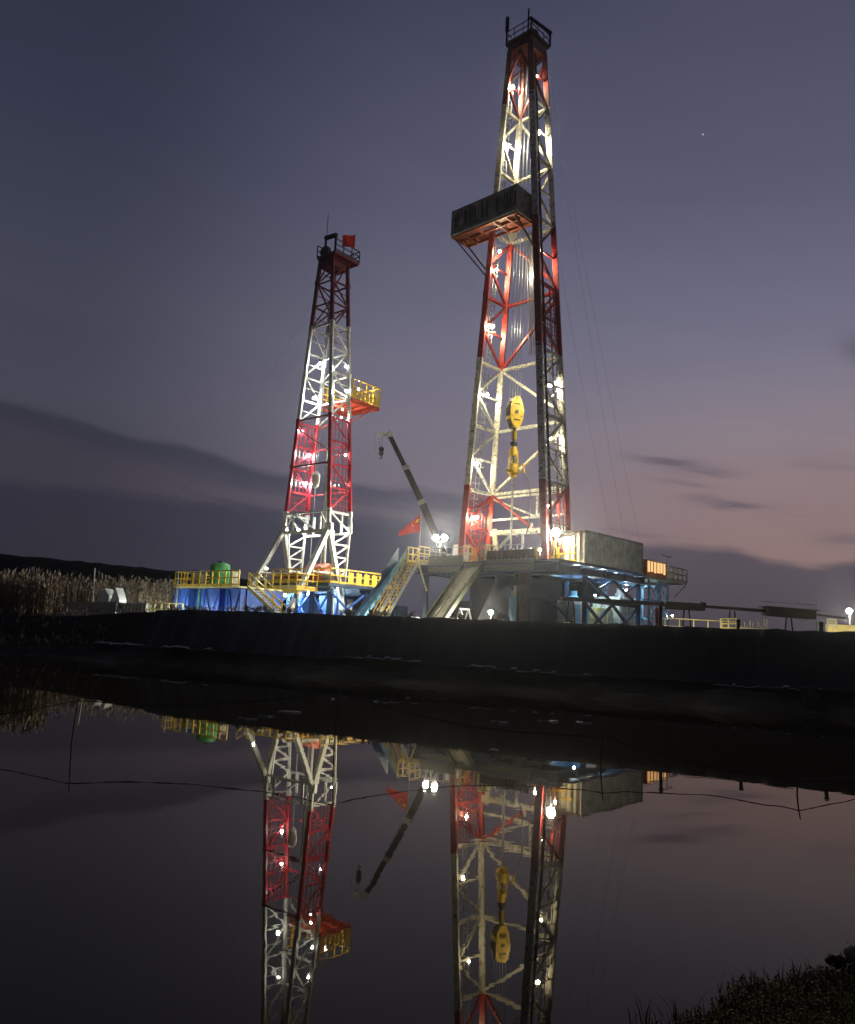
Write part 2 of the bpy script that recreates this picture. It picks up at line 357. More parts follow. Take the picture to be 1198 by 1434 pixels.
# black liner sheets over the bank face, white torn edging at their foot
def liner(s0, s1, label):
    n = int((s1-s0)/.14); pro = [(.62, 3.06, 0), (.15, 3.06, 0), (-.05, 2.98, 0), (-.25, 2.3, 1), (-.6, 1.6, 1), (-.92, .95, 1), (-1.12, .76, 1)]
    mb = MB(); vs = []
    for i in range(n+1):
        s = s0+(s1-s0)*i/n; c = crest(s); fold = (vn(s*2.3, 1)-.5)*.16+(vn(s*7, 2)-.5)*.06
        for j, (t, z, q) in enumerate(pro):
            zz = c+.06 if j < 3 else .76+(z-.76)*(c-.76)/1.96+.0
            vs.append(bank(s, t-.14+fold*(j/3 if j < 3 else 1)-.02*j, zz+(vn(s*1.7, 9)-.5)*.07*(j < 3)))
    k = len(pro)
    mb.add(vs, [(i*k+j, i*k+j+1, (i+1)*k+j+1, (i+1)*k+j) for i in range(n) for j in range(k-1)])
    return solo(mb, 'liner_sheet', 'liner', label, 'liner sheet', bank((s0+s1)/2, -.9, .76), 'black liner sheets on the far bank', True)
liner(-17.5, -3.0, 'black plastic liner sheet over the bank below the smaller derrick and blue tanks')
liner(-3.06, 9.5, 'black plastic liner sheet over the bank below the taller derrick and its ramp')
liner(9.44, 13.6, 'black plastic liner sheet on the bank, right of the derricks under the low flow line')
liner(13.54, 24, 'black plastic liner sheet at the right edge of the frame, past the vertical seam')
def edging(pxs, label):
    mb = MB(); pts = []
    s_ = []
    for px, py in pxs:
        r = ray(px, py); t = ((B0-BN*1.28)-CP).dot(BN)/r.dot(BN); p = CP+r*t; s_.append(((p-B0).dot(BD), p.z))
    n = 60
    rnd = random.Random(len(label)); on = True
    for i in range(n):
        if rnd.random() < .16: on = not on
        f = i/n*(len(s_)-1); k = int(f); f -= k
        s0 = s_[k][0]+(s_[k+1][0]-s_[k][0])*f; z0 = s_[k][1]+(s_[k+1][1]-s_[k][1])*f
        ds = (s_[-1][0]-s_[0][0])/n*1.35; h = (.015+.035*rnd.random()) if on else .004; z0 += (vn(s0*3)-.5)*.06-(0 if on else .055)
        mb.hexa([bank(s0, -1.42, z0), bank(s0+ds, -1.42, z0), bank(s0+ds, -1.2, z0+.02), bank(s0, -1.2, z0+.02),
                 bank(s0, -1.40, z0+h), bank(s0+ds, -1.40, z0+h*.8), bank(s0+ds, -1.2, z0+.02+h), bank(s0, -1.2, z0+.02+h)])
    return solo(mb, 'plastic_edging', 'foam', label, 'plastic strip', bank(s_[0][0], -1.3, s_[0][1]), 'torn white edging along the foot of the liner')
edging([(135, 900), (220, 905), (300, 910)], 'torn white edging at the waterside below the reeds and blue tanks')
edging([(485, 918), (535, 921), (590, 926)], 'torn white edging on the dark bank below the blue chute and yellow stair')
edging([(645, 931), (740, 939), (828, 946)], 'torn white edging on the dark bank below the taller derrick, longest of the row')
edging([(1000, 957), (1075, 961), (1150, 966)], 'torn white edging at the foot of the liner below the low flow line')
# floating scraps by the far shore
for k, (px, py, L) in enumerate([(405, 998, .9), (375, 1004, .8), (345, 1007, .7), (528, 984, .35), (700, 1012, .8), (770, 1011, .9), (815, 1013, .8), (690, 1052, .5), (572, 978, .3), (466, 980, .3)]):
    r = ray(px, py); p = CP+r*((0-EYE)/r.z); mb = MB(); n = 9; rnd = random.Random(k)
    pr = [(math.cos(2*math.pi*i/n)*L*(.2+.6*rnd.random())*.5, math.sin(2*math.pi*i/n)*.22*(.2+rnd.random())*.5) for i in range(n)]
    vs = [p+Vector((x, y, -.03)) for x, y in pr]+[p+Vector((x*.9, y*.9, .015+.03*rnd.random())) for x, y in pr]
    mb.add(vs, [tuple(range(n-1, -1, -1)), tuple(range(n, 2*n))]+[(i, (i+1) % n, n+(i+1) % n, n+i) for i in range(n)])
    solo(mb, 'foam_scrap', 'scrap', 'small pale scrap floating on the dark water near the far bank', 'floating scrap', p, 'scraps floating by the far bank')
# stakes on the crest
for px, py, h, lab in [(925, 880, .9, 'dark wooden stake on the bank crest in front of the stair tower'), (1034, 882, .45, 'short dark stake on the bank crest by the end of the pale barrier'), (1150, 886, .45, 'short dark stake on the bank crest above the liner seam')]:
    r = ray(px, py); t = ((B0+BN*.1)-CP).dot(BN)/r.dot(BN); p = CP+r*t; p.z = crest((p-B0).dot(BD))-.05
    mb = MB(); mb.tube([p, p+Vector((.02, 0, h*.8))], .07, 7); mb.tube([p+Vector((.02, 0, h*.8)), p+Vector((.02, 0, h))], .10, 7, r2=.06)
    solo(mb, 'wooden_stake', 'post', lab, 'stake', p, 'stakes on the bank crest')
# dark drum lying at the right
p = bank(14.0, -1.9, .42); mb = MB()
mb.lathe(p, [(.27, -.40), (.29, -.38), (.29, -.14), (.31, -.12), (.29, -.10), (.29, .12), (.31, .14), (.29, .16), (.29, .38), (.27, .40)], 18)
solo(mb, 'steel_drum', 'dark', 'dark steel drum lying at the foot of the liner near the right edge', 'drum', p-Vector((0, 0, .4)), smooth=False)

# wire fence standing in the pond
wf = thing('wire_fence', 'thin dark wire fence on sticks standing in the pond water', 'wire fence', (0, 22, 0))
tops = []
for px, yt, yr in [(-95, 1003, 1070), (108, 981, 1099), (474, 968, 1128), (843, 1030, 1111), (1117, 1092, 1136), (1330, 1075, 1104)]:
    # foot on the water; height from the top and its reflection
    best = None
    for k in range(400):
        Yv = 8+k*.1; q = at(px, yt, Yv); x, y = proj((q.x, q.y, -q.z)); e = abs(y-yr)
        if best is None or e < best[0]: best = (e, q)
    q = best[1]; tops.append(q)
for q in tops:
    mb = MB(); mb.tube([(q.x-.03, q.y, -.4), (q.x, q.y, q.z*.6), (q.x+.03, q.y, q.z+.12)], .014, 6, r2=.009)
    mb.build('post', 'post', wf)
mb = MB()
for a, b in zip(tops, tops[1:]):
    pts = [a.lerp(b, i/14)-Vector((0, 0, .22*(a.z if a.z < .9 else 1.)*4*(i/14)*(1-i/14)))+Vector((0, 0, .03*(vn(i*.9+a.x)-.5))) for i in range(15)]
    mb.tube(pts, .008, 5)
mb.build('wire', 'wire', wf)

# ------------------------------------------------------------------ the taller derrick
G = Frame(6.764, 59.846, .747); GR = -.747
ZF = 7.55
rig = thing('drilling_rig', 'taller red and white drilling derrick with dark windowless board high on its front', 'drilling rig', G(0, 0, 2.3), GR)
def dims(z): t = (z-7.45)/(51-7.45); return 7.944+(2.113-7.944)*t, 3.386+(2.013-3.386)*t
def corner(n, z):
    W, Dp = dims(z); return G((-.5 if n[0] == 'L' else .5)*W, (-.5 if n[1] == '1' else .5)*Dp, z)
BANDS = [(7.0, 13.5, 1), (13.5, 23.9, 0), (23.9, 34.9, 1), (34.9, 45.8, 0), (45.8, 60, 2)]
def band(z, B=BANDS):
    for a, b, m in B:
        if z < b: return m
    return B[-1][2]
def bbar(mb, p, q, wd, B=BANDS, I=False):
    p, q = Vector(p), Vector(q)
    cuts = [0., 1.]
    for a, b, m in B:
        if abs(q.z-p.z) > .01:
            t = (b-p.z)/(q.z-p.z)
            if .001 < t < .999: cuts.append(t)
    cuts.sort()
    for t0, t1 in zip(cuts, cuts[1:]):
        a, b = p.lerp(q, t0), p.lerp(q, t1); m = band((a.z+b.z)/2, B)
        (mb.ibar if I else mb.bar)(a, b, wd, m=m)
LV = [7.45, 13.5, 18.7, 23.9, 29.4, 34.9, 40.3, 45.8, 50.7]
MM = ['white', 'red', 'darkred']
mast = MB()
def P2(n, z): return corner(n, z)
for i in range(len(LV)-1):
    z0, z1 = LV[i], LV[i+1]
    for s in 'LR':
        zm = (z0+z1)/2
        bbar(mast, P2(s+'1', z1), P2(s+'2', z1), .22)
        bbar(mast, P2(s+'1', zm), P2(s+'2', zm), .12)
        if i % 2: bbar(mast, P2(s+'2', z0), P2(s+'1', zm), .18); bbar(mast, P2(s+'1', zm), P2(s+'2', z1), .18)
        else: bbar(mast, P2(s+'2', z0), P2(s+'1', zm), .18); bbar(mast, P2(s+'1', zm), P2(s+'2', z1), .18)
        # gusset plates
        for n in '12':
            c = P2(s+n, z1); mast.bar(c-Vector((0, 0, .35)), c+Vector((0, 0, .35)), .46, .10, m=band(z1-.1), up=G.u)
    # back face
    bbar(mast, P2('L2', z1), P2('R2', z1), .24)
    if i % 2: bbar(mast, P2('L2', z0), P2('R2', z1-.6 if i else z1), .2)
    else: bbar(mast, P2('L2', z1), P2('R2', z0+.6), .2)
# finer lattice of the right-hand side truss
for z in [x*.92+13.9 for x in range(0, 11)]:
    W, Dp = dims(z)
    bbar(mast, P2('R1', z), P2('R2', z), .06)
for f in (-.18, .12, .3):
    for z0, z1 in ((8.2, 13.5), (13.5, 23.9), (23.9, 29.2)):
        W0, D0 = dims(z0); W1, D1 = dims(z1)
        bbar(mast, G(W0/2, f*D0, z0), G(W1/2, f*D1, z1), .07 if f != .12 else .11)
for z0 in (13.9, 16.2, 18.9, 21.2):
    W, Dp = dims(z0); bbar(mast, G(W/2, -.5*Dp, z0), G(W/2, .3*Dp, z0+2.2), .08); bbar(mast, G(W/2, .3*Dp, z0), G(W/2, -.4*Dp, z0+2.2), .06)
# meshed red panels at both feet, and the board in the right truss
for s, f0, f1, z0, z1 in (('L', -.5, .5, 8.6, 13.2), ('R', -.5, .5, 8.6, 13.3), ('R', -.3, .45, 24.4, 27.6)):
    n = 9
    for k in range(n+1):
        f = f0+(f1-f0)*k/n; W0, D0 = dims(z0); W1, D1 = dims(z1); sg = -.5 if s == 'L' else .5
        bbar(mast, G(sg*W0, f*D0, z0), G(sg*W1, f*D1, z1), .05)
        z = z0+(z1-z0)*k/n; W, Dp = dims(z); bbar(mast, G(sg*W, f0*Dp, z), G(sg*W, f1*Dp, z), .05)
    if s == 'L':
        for k in range(3):
            z = z0+k*1.55; W, Dp = dims(z); bbar(mast, G(sg*W, -.45*Dp, z), G(sg*W, .45*Dp, z+1.5), .12)
# base beams at the back
for z in (11.4, 13.2): mast.bar(P2('L2', z), P2('R2', z), .17, m=0)
a, b = P2('L2', 13.2), P2('R2', 11.4); c = P2('L2', 11.4).lerp(b, .62)
mast.bar(a, c, .15, m=0); mast.bar(c, P2('R2', 13.2), .15, m=0); mast.bar(c, c+Vector((0, 0, 1.8)), .14, m=0)
pb0, pb1 = P2('L2', 10.3)+G.u*.2, P2('R2', 10.3)-G.u*.1
mast.bar(pb0, pb1, .34, .42, m=0); mast.bar(P2('L2', 8.), pb0+(pb1-pb0)*.3, .18, m=0)
for t in (.55, .9): q = pb0+(pb1-pb0)*t; mast.bar(q+Vector((0, 0, .2)), q+Vector((0, 0, .65)), .30, w2=.14, m=0)
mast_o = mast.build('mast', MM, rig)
for n in ('L1', 'L2', 'R1', 'R2'):
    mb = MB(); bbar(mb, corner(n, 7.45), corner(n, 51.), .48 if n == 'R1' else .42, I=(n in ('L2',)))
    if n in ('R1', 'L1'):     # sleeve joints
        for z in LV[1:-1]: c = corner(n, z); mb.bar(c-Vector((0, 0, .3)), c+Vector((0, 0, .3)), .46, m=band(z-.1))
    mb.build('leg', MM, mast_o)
# ladder outside the left truss
mb = MB()
for k in range(100):
    z = 8+k*.42; W, Dp = dims(z); W2, D2 = dims(z+.42)
    p, q = G(-W/2-.45, -.1, z), G(-W2/2-.45, -.1, z+.42); p2, q2 = p+G.v*.45, q+G.v*.45
    mb.bar(p, q, .05); mb.bar(p2, q2, .05); mb.bar(p, p2, .03)
    if k % 3 == 0:
        c = (p+p2)/2; r_ = .38
        mb.tube([c+G.u*(-r_*math.sin(t))+G.v*(r_*math.cos(t)) for t in [math.pi*j/6 for j in range(7)]], .025, 4)
    if k % 9 == 0: mb.bar(p2, G(-W/2, .2, z), .05)
mb.build('ladder', 'lgrey', mast_o)
mb = MB()
for f in (-.3, -.26): mb.tube([G(dims(z)[0]/2+.1, f*dims(z)[1], z) for z in (8, 20, 30, 42, 50)], .07, 6)
mb.build('cable_run', 'black', mast_o)
# crown
mb = MB(); z = 50.7
W, Dp = dims(z); G.box(mb, -W/2-.12, W/2+.12, -Dp/2-.12, Dp/2+.12, z+.2, z+.8, 0); G.box(mb, -W/2-.3, W/2+.3, -Dp/2-.3, Dp/2+.3, z+.9, z+1.0, 0)
for s in (-1, 1): mb.bar(G(s*W/2, -Dp/2, z-2.2), G(0, -Dp/2, z), .2, m=0)
railing(mb, [G(-W/2-.26, -Dp/2-.26, z+1.), G(W/2+.26, -Dp/2-.26, z+1.), G(W/2+.26, Dp/2+.26, z+1.), G(-W/2-.26, Dp/2+.26, z+1.), G(-W/2-.26, -Dp/2-.26, z+1.)], 1.15, .8, .028, 1)
mb.lathe(G(0, 0, z+1.5), [(.55, -.9), (.6, -.85), (.6, -.6), (.4, -.5), (.4, .5), (.6, .6), (.6, .85), (.55, .9)], 16, 1, ax=G.u)
mb.build('crown_platform', ['darkred', 'dark'], mast_o)
def polez(px, yt, a, b): # height of a point over local (a, b)
    lo, hi = 30, 70
    for _ in range(40):
        m_ = (lo+hi)/2
        if proj(G(a, b, m_))[1] > yt: lo = m_
        else: hi = m_
    return lo
mb = MB(); q = G(.95, -1.25, 51.7); zt = polez(0, 12, .95, -1.25)
mb.bar(q, (q.x, q.y, zt), .12); mb.build('antenna', 'dark', mast_o); mb = MB()
g2 = G(1.35, .9, 0); zt2 = polez(0, 26, 1., -.9)
for (aa, bb) in ((1.05, -1.0), (1.45, 1.25)): mb.bar(G(aa, bb, 51.7), G(aa, bb, zt2-.2), .13)
mb.bar(G(1.05, -1.2, zt2-.1), G(1.45, 1.4, zt2-.1), .2)
mb.build('gin_pole', 'dark', mast_o); mb = MB(); q = G(-1.3, -1.2, 51.7); mb.bar(q, q+Vector((0, 0, 2.6)), .09); mb.tube([q+Vector((0, 0, 1.3)), q+Vector((0, 0, 2.6))], .17, 8)
mb.build('antenna', 'dark', mast_o)
# board high on the front
def solve(fn, px, py, r0, r1, n=60):
    best = None
    for i in range(n+1):
        for j in range(n+1):
            a = r0[0]+(r0[1]-r0[0])*i/n; b = r1[0]+(r1[1]-r1[0])*j/n; x, y = proj(fn(a, b)); e = (x-px)**2+(y-py)**2
            if best is None or e < best[0]: best = (e, a, b)
    return best[1:]
mb = MB(); bz0, bz1 = 34.7, 36.8
A0, A1, B0_, B1_ = -4.9, 1.75, -3.3, -1.15
ribs = 26
G.box(mb, A0, A1, B0_, B0_+.06, bz0, bz1, 0); G.box(mb, A0, A0+.06, B0_+.06, B1_, bz0, bz1, 0); G.box(mb, A1-.06, A1, B0_+.06, B1_+.9, bz0, bz1, 0)
for k in range(ribs):
    a = A0+.2+(A1-A0-.4)*k/(ribs-1)
    if hsh(k, 5) < .75: G.box(mb, a, a+.06+.12*hsh(k, 6), B0_-.03, B0_, bz0+.25+.3*hsh(k, 7), bz1-.2-.35*hsh(k, 8), 1)
G.box(mb, A0-.03, A1+.03, B0_-.05, B0_+.09, bz0-.1, bz0, 3)
G.box(mb, A1-.08, A1+.04, B0_+.09, B1_+.9, bz0-.1, bz0, 3)
# underside: floor frame with gap for the drill string
G.box(mb, A0, -2.3, B0_+.1, B1_, bz0-.05, bz0+.02, 2); G.box(mb, -.6, A1-.1, B0_+.1, B1_+.6, bz0-.05, bz0+.02, 2); G.box(mb, -2.3, -.6, B0_+.1, -2.6, bz0-.05, bz0+.02, 2)
for a in (A0+.1, -3.7, -2.3, -.6, .6, A1-.15): mb.bar(G(a, B0_+.05, bz0-.16), G(a, B1_+.1, bz0-.16), .14, .22, m=2)
for b in (B0_+.15, -2.2, B1_): mb.bar(G(A0, b, bz0-.16), G(A1, b, bz0-.16), .13, .2, m=2)
mb.bar(G(A0+.5, -2.2, bz0-.2), G(-2.35, -1.2, bz0-3.4), .12, m=2)
mb.bar(G(A0+.2, B0_+.3, bz0-.25), G(-2.3, -1.35, bz0-3.9), .09, m=1)
mb.bar(G(A1-.3, B0_+.3, bz0-.2), G(2.2, -1.35, bz0-2.6), .12, m=1)
for t in range(5): mb.bar(G(-2.2+.25*t, -2.5, bz0+.1), G(-2.2+.25*t, -1.3, bz0+.1), .07, m=2)
mb.build('monkey_board', ['board', 'black', 'oxide', 'lgrey'], mast_o)
# lamps in the mast
def lamp(parent, p, r=.2, m='L'):
    r *= .55
    mb = MB(); mb.ball(p, r, 1); mb.lathe(p+Vector((0, 0, r*.85)), [(r*1.5, 0), (r*1.3, r*.5), (r*.5, r*.9), (r*.5, r*1.6)], 10, 0); mb.tube([p+Vector((0, 0, r*2.3)), p+Vector((0, 0, r*2.3+.25))], .025, 5, 0)
    return mb.build('lamp', ['dark', m], parent, True)
for s, px, py, r_ in [('L', 719, 121, .25), ('R', 752, 107, .17), ('R', 755, 186, .26), ('L', 712, 203, .24), ('L', 695, 378, .16), ('R', 760, 358, .17), ('L', 688, 460, .24), ('L', 680, 556, .17), ('L', 668, 646, .18), ('L', 667, 722, .2), ('R', 771, 541, .24), ('R', 770, 711, .15), ('R', 772, 615, .18)]:
    sg = -.5 if s == 'L' else .5
    z, f = solve(lambda z, f: G(sg*dims(z)[0]*.93, f*dims(z)[1], z), px, py, (8, 51), (-.42, .42), 90)
    lamp(mast_o, G(sg*dims(z)[0]*.90, f*dims(z)[1], z), r_*.95)
lamp(mast_o, G(-1.6, -.9, 33.2), .17)
def guy(parent, a, b, sag):
    mb = MB(); mb.tube([a.lerp(b, t/16)-Vector((0, 0, sag*4*(t/16)*(1-t/16))) for t in range(17)], .008, 4); return mb.build('guy_wire', 'cable', parent)
for px, py, Yg, n in ((925, 845, 84, 'R2'), (900, 845, 86, 'R2'), (884, 845, 92, 'L2')):
    e = at(px, py, Yg); e.z = 2.4; guy(rig, corner(n, 51.0), e, .8)
# floor, skirts, railings
mb = MB(); G.box(mb, -7.4, 5.9, -2.9, 9.6, ZF-.16, ZF); 
for b in (-2.8, 0, 3.4, 6.5, 9.5): mb.ibar(G(-7.4, b, ZF-.55), G(5.9, b, ZF-.55), .6)
for a in (-7.3, -4, 0, 2.9, 5.75): mb.ibar(G(a, -2.85, ZF-.62), G(a, 9.55, ZF-.62), .5)
mb.build('rig_floor', 'dblue', rig)
mb = MB(); G.box(mb, -6.1, -2.62, -3.0, -2.93, ZF-.8, ZF+.5); mb.build('skirt_panel', 'mottle', rig)
mb = MB(); G.box(mb, -.5, 3.95, -3.0, -2.93, ZF-.85, ZF+.05); mb.build('skirt_panel', 'mottle', rig)
mb = MB(); G.box(mb, -.4, 3.85, -2.85, -2.80, ZF+.1, ZF+.75)
for k in range(12): a = -.3+k*.36; G.box(mb, a, a+.05, -2.92, -2.85, ZF+.05, ZF+.85)
mb.build('wind_panel', 'brown', rig)
mb = MB(); railing(mb, [G(-6.1, -2.88, ZF), G(-2.6, -2.88, ZF)], 1.15, .55, .03); mb.build('railing', 'lgrey', rig); mb = MB(); railing(mb, [G(-.5, -2.7, ZF), G(2.8, -2.7, ZF)], 1.15, .6, .03); mb.build('railing', 'lgrey', rig); mb = MB()
railing(mb, [G(-7.3, -2.8, ZF), G(-7.3, 9.4, ZF), G(2.6, 9.4, ZF)], 1.15, 1.2, .03); mb.build('railing', 'lgrey', rig)
mb = MB(); railing(mb, [G(-2.62, -2.9, ZF), G(-2.62, -1.9, ZF)], 1.25, .5, .05); mb.build('railing', 'paleyellow', rig); mb = MB(); railing(mb, [G(-.52, -2.9, ZF), G(-.52, -1.9, ZF)], 1.25, .5, .05); mb.build('railing', 'paleyellow', rig)
# landing and stair on the left, blue chute beside it
mb = MB(); G.box(mb, -8.5, -6.1, -4.1, -2.9, ZF-.14, ZF); mb.bar(G(-6.2, -4.05, ZF-.1), G(-6.2, -2.95, ZF-2.2), .1); mb.build('landing', 'paleyellow', rig)
mb = MB(); railing(mb, [G(-6.1, -4.1, ZF), G(-6.1, -2.95, ZF)], 1.2, .5, .045); mb.build('railing', 'paleyellow', rig); mb = MB(); railing(mb, [G(-7.35, -4.1, ZF), G(-7.35, -2.95, ZF)], 1.2, .5, .045); mb.build('railing', 'paleyellow', rig)
st, rl = stairs(G, -7.25, -6.25, -4.1, ZF-.1, -7.6, 2.5, 18)
so = st.build('stair', 'lgrey', rig); rl.build('handrail', 'yellow', so)
mb = MB(); a0, a1 = -8.5, -7.45
mb.hexa([G(a0, -8.7, 2.5), G(a1, -8.7, 2.5), G(a1, -4.0, ZF), G(a0, -4.0, ZF), G(a0, -8.7, 2.58), G(a1, -8.7, 2.58), G(a1, -4.0, ZF+.08), G(a0, -4.0, ZF+.08)], 0)
for a, m, h0, h1 in ((a0, 1, .35, 1.3), (a1, 0, .35, .9)):
    mb.hexa([G(a-.03, -8.7, 2.5), G(a+.03, -8.7, 2.5), G(a+.03, -4.0, ZF), G(a-.03, -4.0, ZF), G(a-.03, -8.7, 2.5+h0), G(a+.03, -8.7, 2.5+h0), G(a+.03, -4.0, ZF+.5), G(a-.03, -4.0, ZF+.5)], m)
    t = .62; pb_, pz_ = -8.7+4.7*t, 2.5+(ZF-2.5)*t
    mb.hexa([G(a-.02, pb_, pz_), G(a+.02, pb_, pz_), G(a+.02, -4.0, ZF), G(a-.02, -4.0, ZF), G(a-.02, pb_, pz_+.9), G(a+.02, pb_, pz_+.9), G(a+.02, -4.0, ZF+1.25), G(a-.02, -4.0, ZF+1.25)], m)
for k in range(8):
    t = k/8+.06; b = -8.7+4.7*t; z = 2.5+(ZF-2.5)*t; mb.bar(G(a1+.05, b, z), G(a1+.05, b, z+.5), .06, m=1)
mb.build('escape_chute', ['lblue', 'dblue'], rig)
# pipe ramp
mb = MB(); za, zb = 7.25, 2.35; ba, bb = -2.95, -7.55; a0, a1 = -2.5, -.7
mb.hexa([G(a0, bb, zb-.15), G(a1, bb, zb-.15), G(a1, ba, za-.15), G(a0, ba, za-.15), G(a0, bb, zb), G(a1, bb, zb), G(a1, ba, za), G(a0, ba, za)], 0)
for a in (a0, a1): mb.bar(G(a, bb, zb+.08), G(a, ba, za+.08), .14, .32, m=1)
for a in (a0+.66, a0+1.33): mb.bar(G(a, bb, zb+.02), G(a, ba, za+.02), .04, .04, m=0)
mb.bar(G(a0-.1, ba-.05, za+.05), G(a1+.1, ba-.05, za+.05), .3, .25, m=1)
mb.build('pipe_ramp', ['ramp', 'olive'], rig)
mb = MB(); mb.bar(G(-5.2, -8.2, 2.4), G(-5.2, -9.8, 2.5), .06); o = mb.build('unseen_lamp_arm', 'dark', rig); lamp(o, G(-5.2, -9.8, 2.62), .19, 'LF')  # low unseen lamp added to light the stair, chute and ramp
# substructure: box legs, braces, wind walls
for a, b in ((-6.8, -2.4), (-6.8, 3.4), (-6.8, 9.2), (2.6, -2.2), (2.6, 3.4), (2.6, 9.3), (5.5, 1.2), (5.5, 9.3)):
    mb = MB(); w_ = .5 if b == -2.2 else .32
    mb.ibar(G(a, b, 2.3), G(a, b, ZF-.75), w_)
    if b == -2.2:
        for k in range(7): z = 2.9+k*.6; G.box(mb, a-.28, a+.28, b-.30, b-.27, z, z+.08)
        mb.bar(G(a+.5, b, 2.3), G(a+.5, b, ZF-.8), .14); mb.bar(G(a-.5, b, 2.3), G(a-.5, b, ZF-.8), .2)
    mb.build('support_leg', 'dblue' if b != -2.2 else 'brown', rig)
mb = Each()
for z in (4.9,): mb.ibar(G(2.6, -2.2, z), G(5.5, 1.2, z), .2); mb.ibar(G(5.5, 1.2, z), G(5.5, 9.3, z), .26); mb.ibar(G(2.6, 3.4, z), G(2.6, 9.3, z), .26)
for b0, b1 in ((1.2, 5.2), (5.2, 9.3)):
    mb.bar(G(5.5, b0, ZF-.9), G(5.5, b1, 5.0), .18); mb.bar(G(5.5, b0, 4.8), G(5.5, b1, 2.4), .18); mb.bar(G(5.5, b1, 4.8), G(5.5, b0, 2.4), .18)
    mb.bar(G(5.5, b1, ZF-.9), G(5.5, (b0+b1)/2, 5.9), .12)
mb.bar(G(5.5, 1.2, 2.4), G(2.6, -2.2, ZF-.9), .16)
mb.bar(G(-6.8, -2.4, 2.4), G(-6.8, 3.4, ZF-.9), .16)
mb.build('brace', 'dblue', rig)
mb = MB(); G.box(mb, -6.6, 2.2, 9.1, 9.14, 2.3, ZF-.7); G.box(mb, -6.9, -6.86, 3.6, 9.1, 2.3, ZF-.7); G.box(mb, -6.6, 2.2, 3.2, 3.24, 2.3, ZF-.8); G.box(mb, -6.6, -3.2, -1.4, -1.36, 2.3, 4.6)
mb.build('wind_wall', 'tarp', rig)
# floodlights on poles
def flood(parent, base, h, aim, r=.3, m='LF', n=2, gap=.75):
    r *= .55; mb = MB(); mb.tube([base, base+Vector((0, 0, h))], .05, 6)
    aim = Vector(aim).normalized(); x = aim.cross(Vector((0, 0, 1))).normalized(); top = base+Vector((0, 0, h))
    mb.bar(top-x*gap*(n-1)/2-x*.1, top+x*gap*(n-1)/2+x*.1, .07)
    for k in range(n):
        c = top+x*(k-(n-1)/2)*gap+Vector((0, 0, .12+r))
        mb.lathe(c-aim*.22, [(r*.5, 0), (r*.9, .08), (r*1.08, .2), (r*1.08, .24)], 14, 0, aim); mb.lathe(c+aim*.022, [(r*.98, 0), (r*.8, .035), (r*.3, .06)], 14, 1, aim)
    return mb.build('floodlight', ['dark', m], parent, True)
a, z = G.on_b(617, 752, .8)
flood(rig, G(a, .8, ZF), z-ZF-.45, (-.55, -1, -.3), .46, 'LF', 2, .8)
a, z = G.on_b(779, 743, -.9)
flood(rig, G(a, -.9, ZF), z-ZF-.55, (-.35, -.9, -.25), .54, 'LF', 1)
a, z = G.on_b(757, 770, -1.6); flood(rig, G(a, -1.6, ZF), z-ZF-.2, (-.3, -1, -.1), .16, 'LF', 1)
a, z = G.on_b(688, 857, -4.5); flood(rig, G(a, -4.5, 2.3), z-2.3-.3, (-.6, -1, .02), .26, 'LF', 1)
for a, b, z, m in ((4.2, 2.2, 7.05, 'LB'), (4.4, 7.5, 7.05, 'LB'), (3.0, 12.0, 6.4, 'LB'), (5.0, 4.6, 7.05, 'LB'), (3.4, 6.2, 5.6, 'LP'), (5.2, 2.6, 7.05, 'LP'), (5.2, 6.6, 7.05, 'LP'), (6.2, 13.9, 4.4, 'LP'), (3.6, 9.9, 4.2, 'LB')): lamp(rig, G(a, b, z), .13, m)  # unseen lamps put in to light the under-floor equipment and the barrier
# rear platform with railing beyond the cabin
mb = MB(); G.box(mb, 2.8, 6.0, 9.75, 17.2, ZF-.35, ZF-.2); railing(mb, [G(6.0, 13.6, ZF-.2), G(6.0, 17.2, ZF-.2), G(2.8, 17.2, ZF-.2)], 1.15, .9, .05)
mb.bar(G(5.9, 17.1, ZF-.4), G(5.9, 14.8, ZF-1.6), .1); mb.build('rear_platform', 'cream', rig)

# travelling block, hook, swivel and kelly on the drilling line
zb_, fb = None, None
q0 = None
def axis_z(py, a=0., b=0.):
    lo, hi = 3, 52
    for _ in range(40):
        m_ = (lo+hi)/2
        if proj(G(a, b, m_))[1] > py: lo = m_
        else: hi = m_
    return lo
bestab = min(((proj(G(a/10, 0, axis_z(575, a/10)))[0]-722)**2, a/10) for a in range(-20, 21))[1]
BA = bestab
z1, z2, z3, z4, z5 = [axis_z(y, BA) for y in (556, 601, 640, 648, 669)]
tb = thing('travelling_block', 'yellow travelling block and hook hanging on wire lines inside the taller derrick', 'travelling block', G(BA, 0, z5))
zc = (z1+z2)/2; hh = (z1-z2)/2; n = 20
dirp = (G.u*.5+G.v*.87).normalized(); thk = (G.u*.87-G.v*.5).normalized(); C0 = G(BA, 0, zc)
def plate(mb, k0, k1, wd, h0, h1, m=0):
    prof = [(math.sin(2*math.pi*k/n)*wd, (h1 if math.cos(2*math.pi*k/n) > 0 else h0)*math.cos(2*math.pi*k/n)) for k in range(n)]
    lo = [C0+dirp*x+thk*k0+Vector((0, 0, y)) for x, y in prof]; hi = [v+thk*(k1-k0) for v in lo]
    mb.add(lo+hi, [tuple(range(n-1, -1, -1)), tuple(range(n, 2*n))]+[(i, (i+1) % n, n+(i+1) % n, n+i) for i in range(n)], m)
mb = MB()
for k0, k1, m in ((-.46, -.41, 1), (.40, .46, 0)): plate(mb, k0, k1, .56, hh, hh, m)
